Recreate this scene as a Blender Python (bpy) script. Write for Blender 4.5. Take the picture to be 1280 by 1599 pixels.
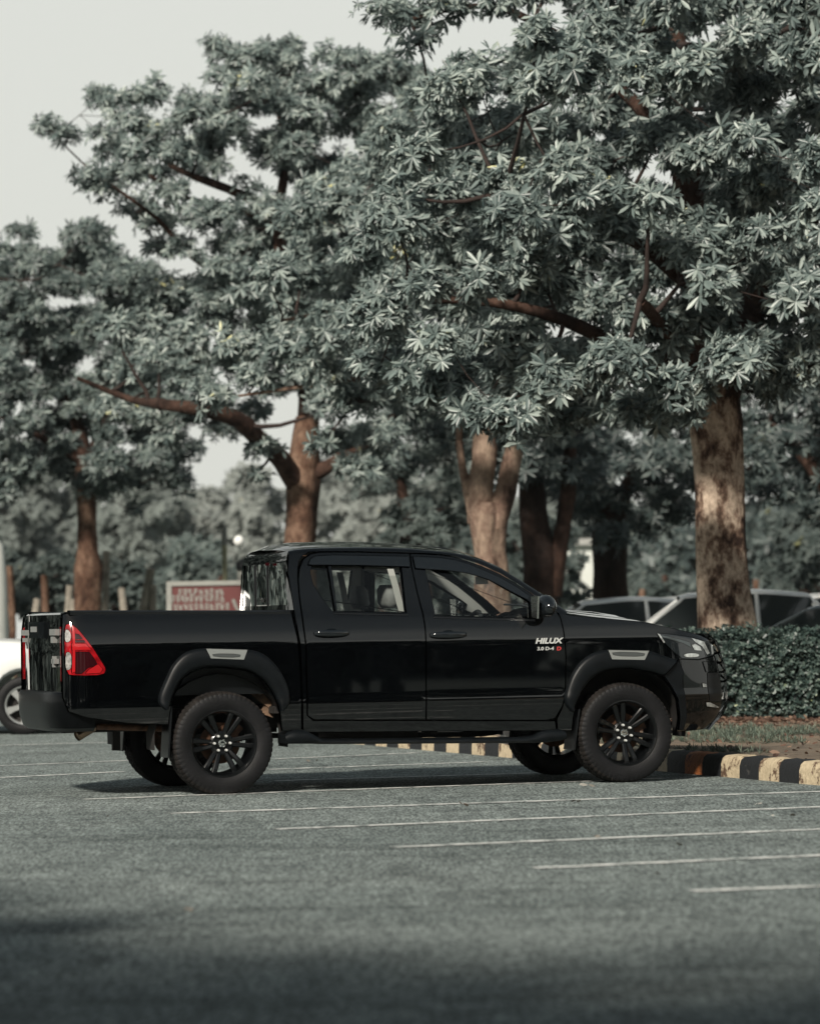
import bpy, bmesh, math, random
import numpy as np
from mathutils import Vector, Matrix
from mathutils.geometry import delaunay_2d_cdt
S = bpy.context.scene
for o in list(bpy.data.objects): bpy.data.objects.remove(o)
R = math.radians
# ------------------------------------------------------------------ camera
FPX = 5500.0                       # focal length in pixels of the 1280 wide photograph
CAM_H, PITCH, ROLL = 1.234, 0.03104, 0.0161
TH, TX, TY = 0.29195, -1.622, 26.323   # heading and place of the truck
cd = bpy.data.cameras.new('camera'); cam = bpy.data.objects.new('camera', cd)
S.collection.objects.link(cam); S.camera = cam
cd.sensor_fit = 'HORIZONTAL'; cd.sensor_width = 36; cd.lens = 36*FPX/1280
cd.clip_start = 0.5; cd.clip_end = 3000
cam.matrix_world = Matrix.Translation((0, 0, CAM_H)) @ Matrix.Rotation(math.pi/2+PITCH, 4, 'X') @ Matrix.Rotation(-ROLL, 4, 'Z')
cd.dof.use_dof = True; cd.dof.focus_distance = 26.6; cd.dof.aperture_fstop = 3.0; cd.dof.aperture_blades = 9
# ------------------------------------------------------------------ world, sun, exposure
SUN_EL, SUN_AZ = R(34), R(203)     # azimuth measured clockwise from +Y (the view direction)
w = bpy.data.worlds.new('World'); S.world = w; w.use_nodes = True
nt = w.node_tree; nt.nodes.clear()
sky = nt.nodes.new('ShaderNodeTexSky'); sky.sky_type = 'NISHITA'; sky.sun_disc = False
sky.sun_elevation = SUN_EL; sky.sun_rotation = SUN_AZ; sky.air_density = 1.0; sky.dust_density = 6.0; sky.ozone_density = 1.0
mixn = nt.nodes.new('ShaderNodeMixRGB'); mixn.inputs[0].default_value = 0.93
# hazy white air: bright towards the horizon, darker overhead
tcw = nt.nodes.new('ShaderNodeTexCoord'); sx = nt.nodes.new('ShaderNodeSeparateXYZ'); nt.links.new(tcw.outputs['Generated'], sx.inputs[0])
crw = nt.nodes.new('ShaderNodeValToRGB'); el = crw.color_ramp.elements
el[0].position = .0; el[0].color = (.775, .785, .725, 1); el[1].position = .24; el[1].color = (.775, .79, .735, 1)
e_ = el.new(.40); e_.color = (.27, .305, .315, 1); e_ = el.new(1.0); e_.color = (.06, .08, .095, 1)
nt.links.new(sx.outputs[2], crw.inputs[0]); scw = nt.nodes.new('ShaderNodeVectorMath'); scw.operation = 'SCALE'; scw.inputs['Scale'].default_value = 10
nt.links.new(crw.outputs[0], scw.inputs[0]); nt.links.new(scw.outputs[0], mixn.inputs[2])
bg = nt.nodes.new('ShaderNodeBackground'); bg.inputs[1].default_value = 0.1
ow = nt.nodes.new('ShaderNodeOutputWorld')
nt.links.new(sky.outputs[0], mixn.inputs[1]); nt.links.new(mixn.outputs[0], bg.inputs[0]); nt.links.new(bg.outputs[0], ow.inputs[0])
sd = bpy.data.lights.new('sun', 'SUN'); sd.energy = 5.0; sd.angle = R(5); sd.color = (1.0, 0.93, 0.82)
sun = bpy.data.objects.new('sun', sd); S.collection.objects.link(sun)
sdir = Vector((math.sin(SUN_AZ)*math.cos(SUN_EL), math.cos(SUN_AZ)*math.cos(SUN_EL), math.sin(SUN_EL)))
sun.rotation_euler = sdir.to_track_quat('Z', 'Y').to_euler(); sun.location = sdir*60
S.view_settings.view_transform = 'Standard'; S.view_settings.look = 'None'; S.view_settings.exposure = 0; S.view_settings.gamma = 1
S.cycles.max_bounces = 7; S.cycles.transparent_max_bounces = 12; S.cycles.caustics_reflective = False; S.cycles.caustics_refractive = False
S.cycles.volume_bounces = 0; S.cycles.use_denoising = True
# ------------------------------------------------------------------ pixel -> place helpers
def ray(px, py):
    a, b = px-640, py-799.5; cr, sr = math.cos(ROLL), math.sin(ROLL)
    u, v = a*cr-b*sr, a*sr+b*cr; cp, sp = math.cos(PITCH), math.sin(PITCH)
    return np.array([u, FPX*cp+v*sp, FPX*sp-v*cp])
def G(px, py, z=0.0):
    r = ray(px, py); t = (z-CAM_H)/r[2]; return Vector((r[0]*t, r[1]*t, z))
def D(px, py, Y):
    r = ray(px, py); t = Y/r[1]; return Vector((r[0]*t, Y, CAM_H+r[2]*t))
def L(px, py, y=-.9):              # local truck (x, z) of a pixel on the truck plane y
    r = ray(px, py); c, s = math.cos(TH), math.sin(TH)
    t = (y+(-s*TX+c*TY))/(-s*r[0]+c*r[1]); X, Y, Z = r*t
    return c*(X-TX)+s*(Y-TY), Z+CAM_H
# ------------------------------------------------------------------ objects
def link(o): S.collection.objects.link(o); return o
def tag(o, label=None, cat=None, group=None, kind=None):
    if label: o['label'] = label
    if cat: o['category'] = cat
    if group: o['group'] = group
    if kind: o['kind'] = kind
    return o
def empty(name, loc, rz, label, cat, group=None):
    o = link(bpy.data.objects.new(name, None)); o.location = loc; o.rotation_euler = (0, 0, rz); o.empty_display_size = .3
    return tag(o, label, cat, group)
def copy_tree(o, parent=None):
    c = o.copy(); link(c); c.parent = parent
    for ch in list(o.children): copy_tree(ch, c)
    return c
class MB:
    def __init__(s): s.v = []; s.f = []; s.mi = []; s.n = {}; s.cur = 0
    def add(s, vs, fs, normals=None):
        b = len(s.v); s.v += [tuple(map(float, p)) for p in vs]
        s.f += [tuple(b+i for i in f) for f in fs]; s.mi += [s.cur]*len(fs)
        if normals is not None:
            for i, n in enumerate(normals): s.n[b+i] = tuple(n)
    def grid(s, rows, closed=False, flip=False):
        m = len(rows[0]); vs = [p for r in rows for p in r]; fs = []
        for i in range(len(rows)-1):
            for j in range(m if closed else m-1):
                k = (j+1) % m; f = (i*m+j, i*m+k, (i+1)*m+k, (i+1)*m+j)
                fs.append(f[::-1] if flip else f)
        s.add(vs, fs)
    def box(s, c, sz, rot=None, taper=1.0):
        vs = []
        for z in (-1, 1):
            k = taper if z > 0 else 1
            for x, y in ((-1, -1), (1, -1), (1, 1), (-1, 1)):
                p = Vector((x*sz[0]/2*k, y*sz[1]/2*k, z*sz[2]/2))
                if rot is not None: p = rot @ p
                vs.append(p+Vector(c))
        s.add(vs, [(0, 3, 2, 1), (4, 5, 6, 7), (0, 1, 5, 4), (1, 2, 6, 5), (2, 3, 7, 6), (3, 0, 4, 7)])
    def tube(s, path, rad, sides=8, cap=True, jit=0.0, rnd=None):
        path = [Vector(p) for p in path]; n = len(path)
        if not hasattr(rad, '__len__'): rad = [rad]*n
        rows = []; up = Vector((0.13, 0.97, 0.2)).normalized()
        for i, p in enumerate(path):
            t = (path[min(i+1, n-1)]-path[max(i-1, 0)]).normalized()
            a = t.cross(up)
            if a.length < .05: a = t.cross(Vector((1, 0, 0)))
            a.normalize(); b = t.cross(a).normalized(); row = []
            for k in range(sides):
                an = 2*math.pi*k/sides; r = rad[i]
                if rnd and jit: r *= 1+jit*(rnd.random()-.5)
                row.append(p+a*math.cos(an)*r+b*math.sin(an)*r)
            rows.append(row)
        s.grid(rows, closed=True)
        if cap:
            s.add(rows[0], [tuple(range(sides))]); s.add(rows[-1], [tuple(range(sides))[::-1]])
    def lathe(s, prof, seg=48, c=(0, 0, 0), axis='Y', fn=None):   # prof: (offset along the axis, radius)
        rows = []
        for k in range(seg):
            an = 2*math.pi*k/seg; row = []
            for i, (h, r) in enumerate(prof):
                if fn: r, h = fn(k, i, r, h)
                q = (r*math.cos(an), h, r*math.sin(an)) if axis == 'Y' else (r*math.cos(an), r*math.sin(an), h)
                row.append((q[0]+c[0], q[1]+c[1], q[2]+c[2]))
            rows.append(row)
        rows.append(rows[0]); s.grid(rows)
    def build(s, name, mats, parent=None, smooth=True, angle=40, mirror=False):
        if not isinstance(mats, (list, tuple)): mats = [mats]
        vs, fs = s.v, s.f
        if mirror: vs = [(x, -y, z) for x, y, z in vs]; fs = [f[::-1] for f in fs]
        me = bpy.data.meshes.new(name); me.from_pydata(vs, [], fs)
        for m in mats: me.materials.append(m)
        me.polygons.foreach_set('material_index', s.mi)
        me.polygons.foreach_set('use_smooth', [smooth]*len(fs))
        me.update()
        if not s.n and smooth and angle < 180:
            bm = bmesh.new(); bm.from_mesh(me)
            bmesh.ops.remove_doubles(bm, verts=bm.verts, dist=1e-5)
            bmesh.ops.recalc_face_normals(bm, faces=bm.faces) if len(bm.faces) < 60000 else None
            ca = R(angle)
            for e in bm.edges:
                if len(e.link_faces) == 2 and e.calc_face_angle(0) > ca: e.smooth = False
            bm.to_mesh(me); bm.free()
        elif s.n:
            nn = [list(v.normal) for v in me.vertices]
            for i, n in s.n.items(): nn[i] = (n[0], -n[1], n[2]) if mirror else n
            me.normals_split_custom_set_from_vertices(nn)
        o = link(bpy.data.objects.new(name, me))
        if parent: o.parent = parent
        return o
# ------------------------------------------------------------------ materials
def new_mat(name):
    m = bpy.data.materials.new(name); m.use_nodes = True; t = m.node_tree
    return m, t, t.nodes['Principled BSDF']
def simple(name, col, rough=.5, metal=0., coat=0., spec=.5, vary=0., scale=8., bump=0., bscale=60.):
    m, t, b = new_mat(name)
    b.inputs['Base Color'].default_value = (*col, 1); b.inputs['Roughness'].default_value = rough
    b.inputs['Metallic'].default_value = metal; b.inputs['Coat Weight'].default_value = coat
    b.inputs['Coat Roughness'].default_value = .03; b.inputs['Specular IOR Level'].default_value = spec
    tc = t.nodes.new('ShaderNodeTexCoord')
    if vary > 0:
        n = t.nodes.new('ShaderNodeTexNoise'); n.inputs['Scale'].default_value = scale; n.inputs['Detail'].default_value = 6
        t.links.new(tc.outputs['Object'], n.inputs['Vector'])
        mp = t.nodes.new('ShaderNodeMapRange'); mp.inputs[1].default_value = .3; mp.inputs[2].default_value = .7
        mp.inputs[3].default_value = 1-vary; mp.inputs[4].default_value = 1+vary
        t.links.new(n.outputs[0], mp.inputs[0])
        mx = t.nodes.new('ShaderNodeVectorMath'); mx.operation = 'SCALE'; mx.inputs[0].default_value = col
        t.links.new(mp.outputs[0], mx.inputs['Scale']); t.links.new(mx.outputs[0], b.inputs['Base Color'])
    if bump > 0:
        n2 = t.nodes.new('ShaderNodeTexNoise'); n2.inputs['Scale'].default_value = bscale; n2.inputs['Detail'].default_value = 4
        t.links.new(tc.outputs['Object'], n2.inputs['Vector'])
        bp = t.nodes.new('ShaderNodeBump'); bp.inputs['Strength'].default_value = bump; bp.inputs['Distance'].default_value = .02
        t.links.new(n2.outputs[0], bp.inputs['Height']); t.links.new(bp.outputs[0], b.inputs['Normal'])
    return m
def glass(name, tint, refl=1.0):
    m = bpy.data.materials.new(name); m.use_nodes = True; t = m.node_tree; t.nodes.clear()
    o = t.nodes.new('ShaderNodeOutputMaterial'); mx = t.nodes.new('ShaderNodeMixShader')
    fr = t.nodes.new('ShaderNodeFresnel'); fr.inputs[0].default_value = 1.5
    tr = t.nodes.new('ShaderNodeBsdfTransparent'); tr.inputs[0].default_value = (*tint, 1)
    gl = t.nodes.new('ShaderNodeBsdfGlossy'); gl.inputs['Roughness'].default_value = .01; gl.inputs[0].default_value = (refl, refl, refl, 1)
    t.links.new(fr.outputs[0], mx.inputs[0]); t.links.new(tr.outputs[0], mx.inputs[1]); t.links.new(gl.outputs[0], mx.inputs[2])
    t.links.new(mx.outputs[0], o.inputs[0]); return m
def ramp(t, src, stops):
    r = t.nodes.new('ShaderNodeValToRGB'); e = r.color_ramp.elements
    while len(e) < len(stops): e.new(.5)
    for i, (p, c) in enumerate(stops): e[i].position = p; e[i].color = (*c, 1)
    t.links.new(src, r.inputs[0]); return r
def noise(t, vec, scale, detail=5, rough=.55):
    n = t.nodes.new('ShaderNodeTexNoise'); n.inputs['Scale'].default_value = scale; n.inputs['Detail'].default_value = detail
    n.inputs['Roughness'].default_value = rough; t.links.new(vec, n.inputs['Vector']); return n
def mixrgb(t, a, b, f, mode='MIX'):
    m = t.nodes.new('ShaderNodeMixRGB'); m.blend_type = mode
    for s, i in ((f, 0), (a, 1), (b, 2)):
        if isinstance(s, (int, float)): m.inputs[i].default_value = s
        elif isinstance(s, tuple): m.inputs[i].default_value = (*s, 1)
        else: t.links.new(s, m.inputs[i])
    return m
PAINT = simple('black_paint', (.0010, .0013, .0017), .22, coat=1.0, vary=.25, scale=3)
_b = PAINT.node_tree.nodes['Principled BSDF']; _b.inputs['Coat Roughness'].default_value = .025; _b.inputs['Coat IOR'].default_value = 1.68; _b.inputs['Specular IOR Level'].default_value = 0; _b.inputs['Roughness'].default_value = .5
PLASTIC = simple('flare_plastic', (.0035, .0048, .006), .42, spec=.22, vary=.3, scale=12, bump=.05, bscale=300)
TRIM = simple('black_trim', (.006, .007, .008), .3)
GLOSS = simple('gloss_visor', (.006, .008, .010), .06, coat=.6)
BADGEM = simple('badge_silver', (.72, .73, .71), .35, metal=.35)
BADGEM2 = simple('badge_dull', (.42, .43, .42), .3, metal=.5)
CHROME = simple('chrome', (.75, .76, .74), .12, metal=1.0)
SILVER = simple('silver_insert', (.36, .38, .37), .38, metal=.5)
CLOTH = simple('seat_fabric', (.17, .18, .175), .8, vary=.2, scale=20)
DASH = simple('dash_plastic', (.02, .022, .022), .5)
LINER = simple('head_liner', (.34, .35, .33), .9)
UNDER = simple('under_body', (.012, .010, .009), .8, vary=.5, scale=6)
MUD = simple('dried_mud', (.20, .125, .080), .9, vary=.5, scale=14, bump=.5, bscale=30)
RUST = simple('rusty_steel', (.12, .058, .032), .7, metal=.2, vary=.6, scale=16)
RUBBER = simple('tyre_rubber', (.0055, .0055, .0065), .62, spec=.3, vary=.45, scale=9, bump=.15, bscale=90)
TREADM = simple('dusty_tread', (.014, .012, .011), .85, spec=.2, vary=.5, scale=14, bump=.3, bscale=60)
RIMM = simple('rim_black', (.0025, .003, .0035), .3, coat=.35, spec=.3)
TAILRED = simple('tail_red', (.30, .006, .010), .10, coat=1, vary=.5, scale=22)
TAILBRIGHT = simple('tail_bright_red', (.42, .012, .016), .15, coat=1)
TAILDARK = simple('tail_dark', (.03, .004, .006), .08, coat=1)
LENS = simple('clear_lens', (.30, .29, .275), .25, coat=1, vary=.5, scale=40)
HEADL = simple('headlamp_chrome', (.55, .57, .56), .22, metal=.6, vary=.5, scale=30)
GLASS = glass('window_glass', (.93, .95, .94)); TINT = glass('tinted_glass', (.36, .40, .39)); PRIV = glass('privacy_glass', (.025, .03, .03))
BADGE_RED = simple('badge_red', (.45, .05, .05), .3)
WHITE = simple('white_car_paint', (.86, .87, .85), .3, coat=.6, vary=.04, scale=2)
DARKGLASS = simple('car_window', (.035, .042, .044), .05, coat=1)

def leaf_mat(name, lo, hi, tip, rough=.45, spec=.5):
    m, t, b = new_mat(name); g = t.nodes.new('ShaderNodeNewGeometry')
    try: rnd = g.outputs['Random Per Island']
    except Exception: rnd = g.outputs[0]
    tc = t.nodes.new('ShaderNodeTexCoord'); n = noise(t, tc.outputs['Object'], 1.3, 4)
    md = t.nodes.new('ShaderNodeMath'); md.operation = 'MULTIPLY_ADD'; md.inputs[1].default_value = .75
    t.links.new(rnd, md.inputs[0])
    m3 = t.nodes.new('ShaderNodeMath'); m3.operation = 'MULTIPLY_ADD'; m3.inputs[1].default_value = .8; m3.inputs[2].default_value = -.28
    t.links.new(n.outputs[0], m3.inputs[0]); t.links.new(m3.outputs[0], md.inputs[2])
    r = ramp(t, md.outputs[0], [(0.0, lo), (.55, hi), (.96, tip), (1.0, (tip[0]*1.6, tip[1]*1.35, tip[2]*.7))])
    t.links.new(r.outputs[0], b.inputs['Base Color']); b.inputs['Roughness'].default_value = rough
    b.inputs['Specular IOR Level'].default_value = spec
    tl = t.nodes.new('ShaderNodeBsdfTranslucent'); t.links.new(r.outputs[0], tl.inputs[0])
    mx = t.nodes.new('ShaderNodeMixShader'); mx.inputs[0].default_value = .14
    o = [x for x in t.nodes if x.type == 'OUTPUT_MATERIAL'][0]
    t.links.new(b.outputs[0], mx.inputs[1]); t.links.new(tl.outputs[0], mx.inputs[2]); t.links.new(mx.outputs[0], o.inputs[0])
    return m
LEAF = leaf_mat('leaf_tree', (.030, .047, .047), (.165, .21, .199), (.42, .475, .435), .36)
LEAF_FAR = leaf_mat('leaf_far', (.050, .070, .066), (.092, .120, .112), (.14, .17, .155), .6)
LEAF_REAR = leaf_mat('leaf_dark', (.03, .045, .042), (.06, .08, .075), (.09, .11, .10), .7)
LEAF_HEDGE = leaf_mat('leaf_hedge', (.016, .030, .028), (.045, .072, .064), (.15, .20, .17), .42)
LEAF_LEFT = leaf_mat('leaf_left', (.026, .042, .042), (.115, .15, .142), (.27, .32, .29), .42)
LEAF_MID = leaf_mat('leaf_mid', (.016, .027, .028), (.062, .085, .082), (.15, .18, .168), .45)  # darker copy of the leaf; shade under the crowns is put into its colour
LEAF_HAZE = leaf_mat('leaf_haze', (.12, .14, .13), (.15, .172, .16), (.18, .205, .19), .8)  # leaf colour lightened to paint in the distance haze
LEAF_PALE = leaf_mat('leaf_pale', (.19, .21, .197), (.225, .245, .23), (.26, .28, .262), .9)  # palest leaf copy, haze of the far clearing painted into the colour
def bark_mat(name, dark, mid, light, thr=.5, sc=2.2, wd=(.13, .02, .14), mul=.75):
    m, t, b = new_mat(name); tc = t.nodes.new('ShaderNodeTexCoord')
    mp = t.nodes.new('ShaderNodeMapping'); mp.inputs['Scale'].default_value = (1, 1, .62); t.links.new(tc.outputs['Object'], mp.inputs[0])
    n1 = noise(t, mp.outputs[0], sc, 8, .68); n2 = noise(t, mp.outputs[0], sc*7, 6, .6)
    r1 = ramp(t, n1.outputs[0], [(thr-wd[0], dark), (thr-wd[1], mid), (thr+wd[2], light)])
    r2 = ramp(t, n2.outputs[0], [(.32, (.35, .33, .32)), (.6, (1, 1, 1))])
    mm = mixrgb(t, r1.outputs[0], r2.outputs[0], mul, 'MULTIPLY'); t.links.new(mm.outputs[0], b.inputs['Base Color'])
    b.inputs['Roughness'].default_value = .9; b.inputs['Specular IOR Level'].default_value = .2
    ad = t.nodes.new('ShaderNodeMath'); ad.operation = 'ADD'; t.links.new(n1.outputs[0], ad.inputs[0]); t.links.new(n2.outputs[0], ad.inputs[1])
    bp = t.nodes.new('ShaderNodeBump'); bp.inputs['Strength'].default_value = .7; bp.inputs['Distance'].default_value = .03
    t.links.new(ad.outputs[0], bp.inputs['Height']); t.links.new(bp.outputs[0], b.inputs['Normal']); return m
BARK1 = bark_mat('bark_patchy', (.05, .03, .024), (.20, .13, .095), (.58, .46, .36), .495, 3.4, (.07, .015, .06), .7)
BARK2 = bark_mat('bark_brown', (.045, .024, .017), (.125, .070, .048), (.29, .19, .135), .5, 2.4)
BARK3 = bark_mat('bark_dark', (.012, .009, .008), (.028, .018, .015), (.055, .033, .026), .5, 2.0)
BARK4 = bark_mat('bark_tan', (.06, .038, .03), (.20, .13, .10), (.36, .265, .20), .47, 2.6, (.10, .02, .10), .6)
BARKL = bark_mat('bark_limb', (.022, .013, .010), (.050, .028, .021), (.10, .058, .043), .5, 2.5)  # limbs darker than the trunk bark: crown shade painted in
TWIG = simple('branch_bark', (.028, .017, .014), .9, vary=.5, scale=5)

def asphalt_nodes(t):
    tc = t.nodes.new('ShaderNodeTexCoord'); o = tc.outputs['Object']
    big = noise(t, o, .28, 6, .6); mid = noise(t, o, 3.0, 6, .7); mg = t.nodes.new('ShaderNodeMapping'); mg.inputs['Scale'].default_value = (1, .16, 1); t.links.new(o, mg.inputs[0])
    fine = noise(t, mg.outputs[0], 62, 5, .8); midg = noise(t, mg.outputs[0], 7, 5, .75)
    vo = t.nodes.new('ShaderNodeTexVoronoi'); vo.inputs['Scale'].default_value = 95; t.links.new(o, vo.inputs['Vector'])
    r0 = ramp(t, big.outputs[0], [(.3, (.180, .212, .208)), (.7, (.265, .300, .292))])
    r1 = ramp(t, mid.outputs[0], [(.30, (.55, .56, .57)), (.70, (1.32, 1.3, 1.28))])
    r2 = ramp(t, fine.outputs[0], [(.38, (.12, .13, .14)), (.5, (.9, .9, .9)), (.62, (1.9, 1.9, 1.85))])
    r3 = ramp(t, vo.outputs['Color'], [(.1, (.72, .72, .73)), (.9, (1.3, 1.3, 1.28))])
    a = mixrgb(t, r0.outputs[0], r1.outputs[0], .4, 'MULTIPLY'); b = mixrgb(t, a.outputs[0], r2.outputs[0], .85, 'MULTIPLY')
    rg = ramp(t, midg.outputs[0], [(.36, (.55, .56, .57)), (.62, (1.25, 1.25, 1.25))]); b = mixrgb(t, b.outputs[0], rg.outputs[0], .42, 'MULTIPLY')
    c = mixrgb(t, b.outputs[0], r3.outputs[0], .4, 'MULTIPLY')
    # dark stains
    mp = t.nodes.new('ShaderNodeMapping'); mp.inputs['Scale'].default_value = (.5, 1.6, 1); mp.inputs['Rotation'].default_value = (0, 0, -TH); t.links.new(o, mp.inputs[0])
    st = noise(t, mp.outputs[0], 1.1, 7, .7); rs = ramp(t, st.outputs[0], [(.34, (.5, .5, .5)), (.48, (1, 1, 1))])
    d = mixrgb(t, c.outputs[0], rs.outputs[0], .7, 'MULTIPLY')
    vc = t.nodes.new('ShaderNodeTexVoronoi'); vc.feature = 'DISTANCE_TO_EDGE'; vc.inputs['Scale'].default_value = .33
    wn = noise(t, o, 1.6, 6, .7); wv = t.nodes.new('ShaderNodeVectorMath'); wv.operation = 'MULTIPLY_ADD'; wv.inputs[1].default_value = (1.1, 1.1, 0); t.links.new(wn.outputs['Color'], wv.inputs[0]); t.links.new(o, wv.inputs[2]); t.links.new(wv.outputs[0], vc.inputs['Vector'])
    rc = ramp(t, vc.outputs['Distance'], [(.0, (.35, .35, .35)), (.007, (1, 1, 1))]); d = mixrgb(t, d.outputs[0], rc.outputs[0], .65, 'MULTIPLY')
    vd = t.nodes.new('ShaderNodeTexVoronoi'); vd.inputs['Scale'].default_value = 1.15; t.links.new(o, vd.inputs['Vector'])
    rd_ = ramp(t, vd.outputs['Distance'], [(.05, (.4, .4, .4)), (.11, (1, 1, 1))]); d = mixrgb(t, d.outputs[0], rd_.outputs[0], .6, 'MULTIPLY')
    return o, d, fine, mid
def asphalt():
    m, t, b = new_mat('asphalt'); o, d, fine, mid = asphalt_nodes(t)
    t.links.new(d.outputs[0], b.inputs['Base Color']); b.inputs['Roughness'].default_value = .88; b.inputs['Specular IOR Level'].default_value = .12
    bp = t.nodes.new('ShaderNodeBump'); bp.inputs['Strength'].default_value = .9; bp.inputs['Distance'].default_value = .012
    t.links.new(fine.outputs[0], bp.inputs['Height']); t.links.new(bp.outputs[0], b.inputs['Normal']); return m
def line_paint():
    m, t, b = new_mat('worn_line_paint'); o, d, fine, mid = asphalt_nodes(t)
    n = noise(t, o, 7, 8, .75); r = ramp(t, n.outputs[0], [(.41, (0, 0, 0)), (.56, (1, 1, 1))])
    mx = mixrgb(t, d.outputs[0], (.74, .75, .72), r.outputs[0]); t.links.new(mx.outputs[0], b.inputs['Base Color'])
    b.inputs['Roughness'].default_value = .8; return m
def soil():
    m, t, b = new_mat('median_soil'); tc = t.nodes.new('ShaderNodeTexCoord'); o = tc.outputs['Object']
    n = noise(t, o, .9, 8, .7); n2 = noise(t, o, 14, 6, .7)
    r = ramp(t, n.outputs[0], [(.35, (.14, .115, .085)), (.5, (.24, .19, .14)), (.66, (.33, .24, .165))])
    r2 = ramp(t, n2.outputs[0], [(.3, (.45, .42, .4)), (.7, (1.2, 1.2, 1.2))]); mm = mixrgb(t, r.outputs[0], r2.outputs[0], .8, 'MULTIPLY')
    t.links.new(mm.outputs[0], b.inputs['Base Color']); b.inputs['Roughness'].default_value = .95
    bp = t.nodes.new('ShaderNodeBump'); bp.inputs['Strength'].default_value = 1; bp.inputs['Distance'].default_value = .05
    t.links.new(n2.outputs[0], bp.inputs['Height']); t.links.new(bp.outputs[0], b.inputs['Normal']); return m
def kerb_paint(name, col, under, lo, hi):
    m, t, b = new_mat(name); tc = t.nodes.new('ShaderNodeTexCoord'); o = tc.outputs['Object']
    n = noise(t, o, 5.5, 9, .72); n2 = noise(t, o, 26, 6, .7)
    r = ramp(t, n.outputs[0], [(lo, (1, 1, 1)), (hi, (0, 0, 0))]); mx = mixrgb(t, col, under, r.outputs[0])
    r2 = ramp(t, n2.outputs[0], [(.3, (.6, .58, .55)), (.62, (1.05, 1.05, 1.05))]); mm = mixrgb(t, mx.outputs[0], r2.outputs[0], .8, 'MULTIPLY')
    t.links.new(mm.outputs[0], b.inputs['Base Color']); b.inputs['Roughness'].default_value = .7
    bp = t.nodes.new('ShaderNodeBump'); bp.inputs['Strength'].default_value = .6; bp.inputs['Distance'].default_value = .02
    t.links.new(n2.outputs[0], bp.inputs['Height']); t.links.new(bp.outputs[0], b.inputs['Normal']); return m
ASPHALT = asphalt(); LINEP = line_paint(); SOIL = soil()
KY = kerb_paint('kerb_yellow', (.58, .48, .33), (.12, .07, .045), .42, .47)
KO = kerb_paint('kerb_orange', (.52, .17, .05), (.08, .04, .03), .36, .44)
KB = kerb_paint('kerb_black', (.012, .014, .017), (.10, .10, .095), .30, .36)
GRASSM = leaf_mat('grass_blades', (.06, .085, .065), (.13, .17, .135), (.22, .25, .19), .7)
LITTER = leaf_mat('dead_leaves', (.05, .028, .02), (.13, .07, .048), (.30, .21, .15), .8)
FIELD = simple('field_grass', (.10, .128, .105), .95, vary=.4, scale=1.5)
POSTM = simple('weathered_post', (.30, .27, .225), .9, vary=.4, scale=6)
BWALL = simple('building_wall', (.62, .64, .60), .9, vary=.06)
SIGNRED = simple('sign_red', (.125, .03, .029), .6); SIGNWHITE = simple('sign_white', (.30, .30, .275), .7, vary=.1)

# ================================================================== SETTING
m = MB(); n = 12
xs = np.linspace(-125, 125, n); ys = np.linspace(-85, 205, n)
m.grid([[(x, y, 0) for x in xs] for y in ys]); tag(m.build('ground', FIELD), kind='structure')
m = MB(); m.add([(-90, -60, .004), (90, -60, .004), (90, 58, .004), (-90, 58, .004)], [(0, 1, 2, 3)])
tag(m.build('parking_lot', ASPHALT), kind='structure')
# painted bay lines
m = MB(); LW = .062
rl = random.Random(4)
for (x0, y0, x1, y1) in [(130, 1250, 1035, 1217), (265, 1272, 1290, 1237.5), (430, 1297, 1290, 1261.5), (615, 1325, 1290, 1296.5),
                         (835, 1358, 1290, 1337.5), (1080, 1394, 1290, 1386), (0, 1216, 190, 1206.5), (-20, 1198, 200, 1189), (-20, 1166, 180, 1160),
                         (420, 1203, 760, 1191), (430, 1221, 840, 1208.5), (430, 1186.5, 650, 1177)]:
    a, b = G(x0, y0), G(x1, y1); d = (b-a); nn = Vector((-d.y, d.x, 0)).normalized(); N = 60; top = []; bot = []
    for i in range(N+1):
        p = a+d*(i/N); wd = LW*(1+.25*(rl.random()-.5)); off = .012*(rl.random()-.5)
        top.append((p.x+nn.x*(wd+off), p.y+nn.y*(wd+off), .008)); bot.append((p.x-nn.x*(wd-off), p.y-nn.y*(wd-off), .008))
    m.grid([bot, top])
tag(m.build('parking_lines', LINEP), kind='structure')
# kerb and planted median
KDIR = (Vector((-.42, 35.11, 0))-Vector((2.92, 25.39, 0))).normalized()
K0 = Vector((2.92, 25.39, 0))-KDIR*6.0
path = [K0+KDIR*(i*.058333) for i in range(6*48)]
end = path[-1]; nrm = Vector((KDIR.y, -KDIR.x, 0))   # towards the planted side
cen = end+nrm*1.2
for k in range(1, 30):
    a = math.radians(k*6.0)
    path.append(cen-nrm*1.2*math.cos(a)+KDIR*1.2*math.sin(a))
    if a >= R(78): break
dir2 = (path[-1]-path[-2]).normalized()
for k in range(1, 220): path.append(path[-1]+dir2*.0583)
rk = random.Random(2)
prof = [(0, -.02), (.004, .10), (.018, .145), (.045, .168), (.15, .175), (.155, .12)]
m = MB(); npath = len(path)
for i in range(npath-1):
    blk = (i-1)//6
    d = (path[min(i+1, npath-1)]-path[i]).normalized()
    m.cur = {1: 0, 0: 1}[blk % 2]
    if blk == 23: m.cur = 2
    rows = []
    for j in (i, i+1):
        dd = (path[min(j+1, npath-1)]-path[max(j-1, 0)]).normalized(); nn = Vector((dd.y, -dd.x, 0)); rr = random.Random(j)
        q = .006*(rr.random()-.5)
        rows.append([path[j]+nn*(h+q)+Vector((0, 0, z+(q if z > 0 else 0))) for h, z in prof])
    m.grid(rows)
tag(m.build('kerb', [KY, KB, KO], angle=60), kind='structure')
inner = []
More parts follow.
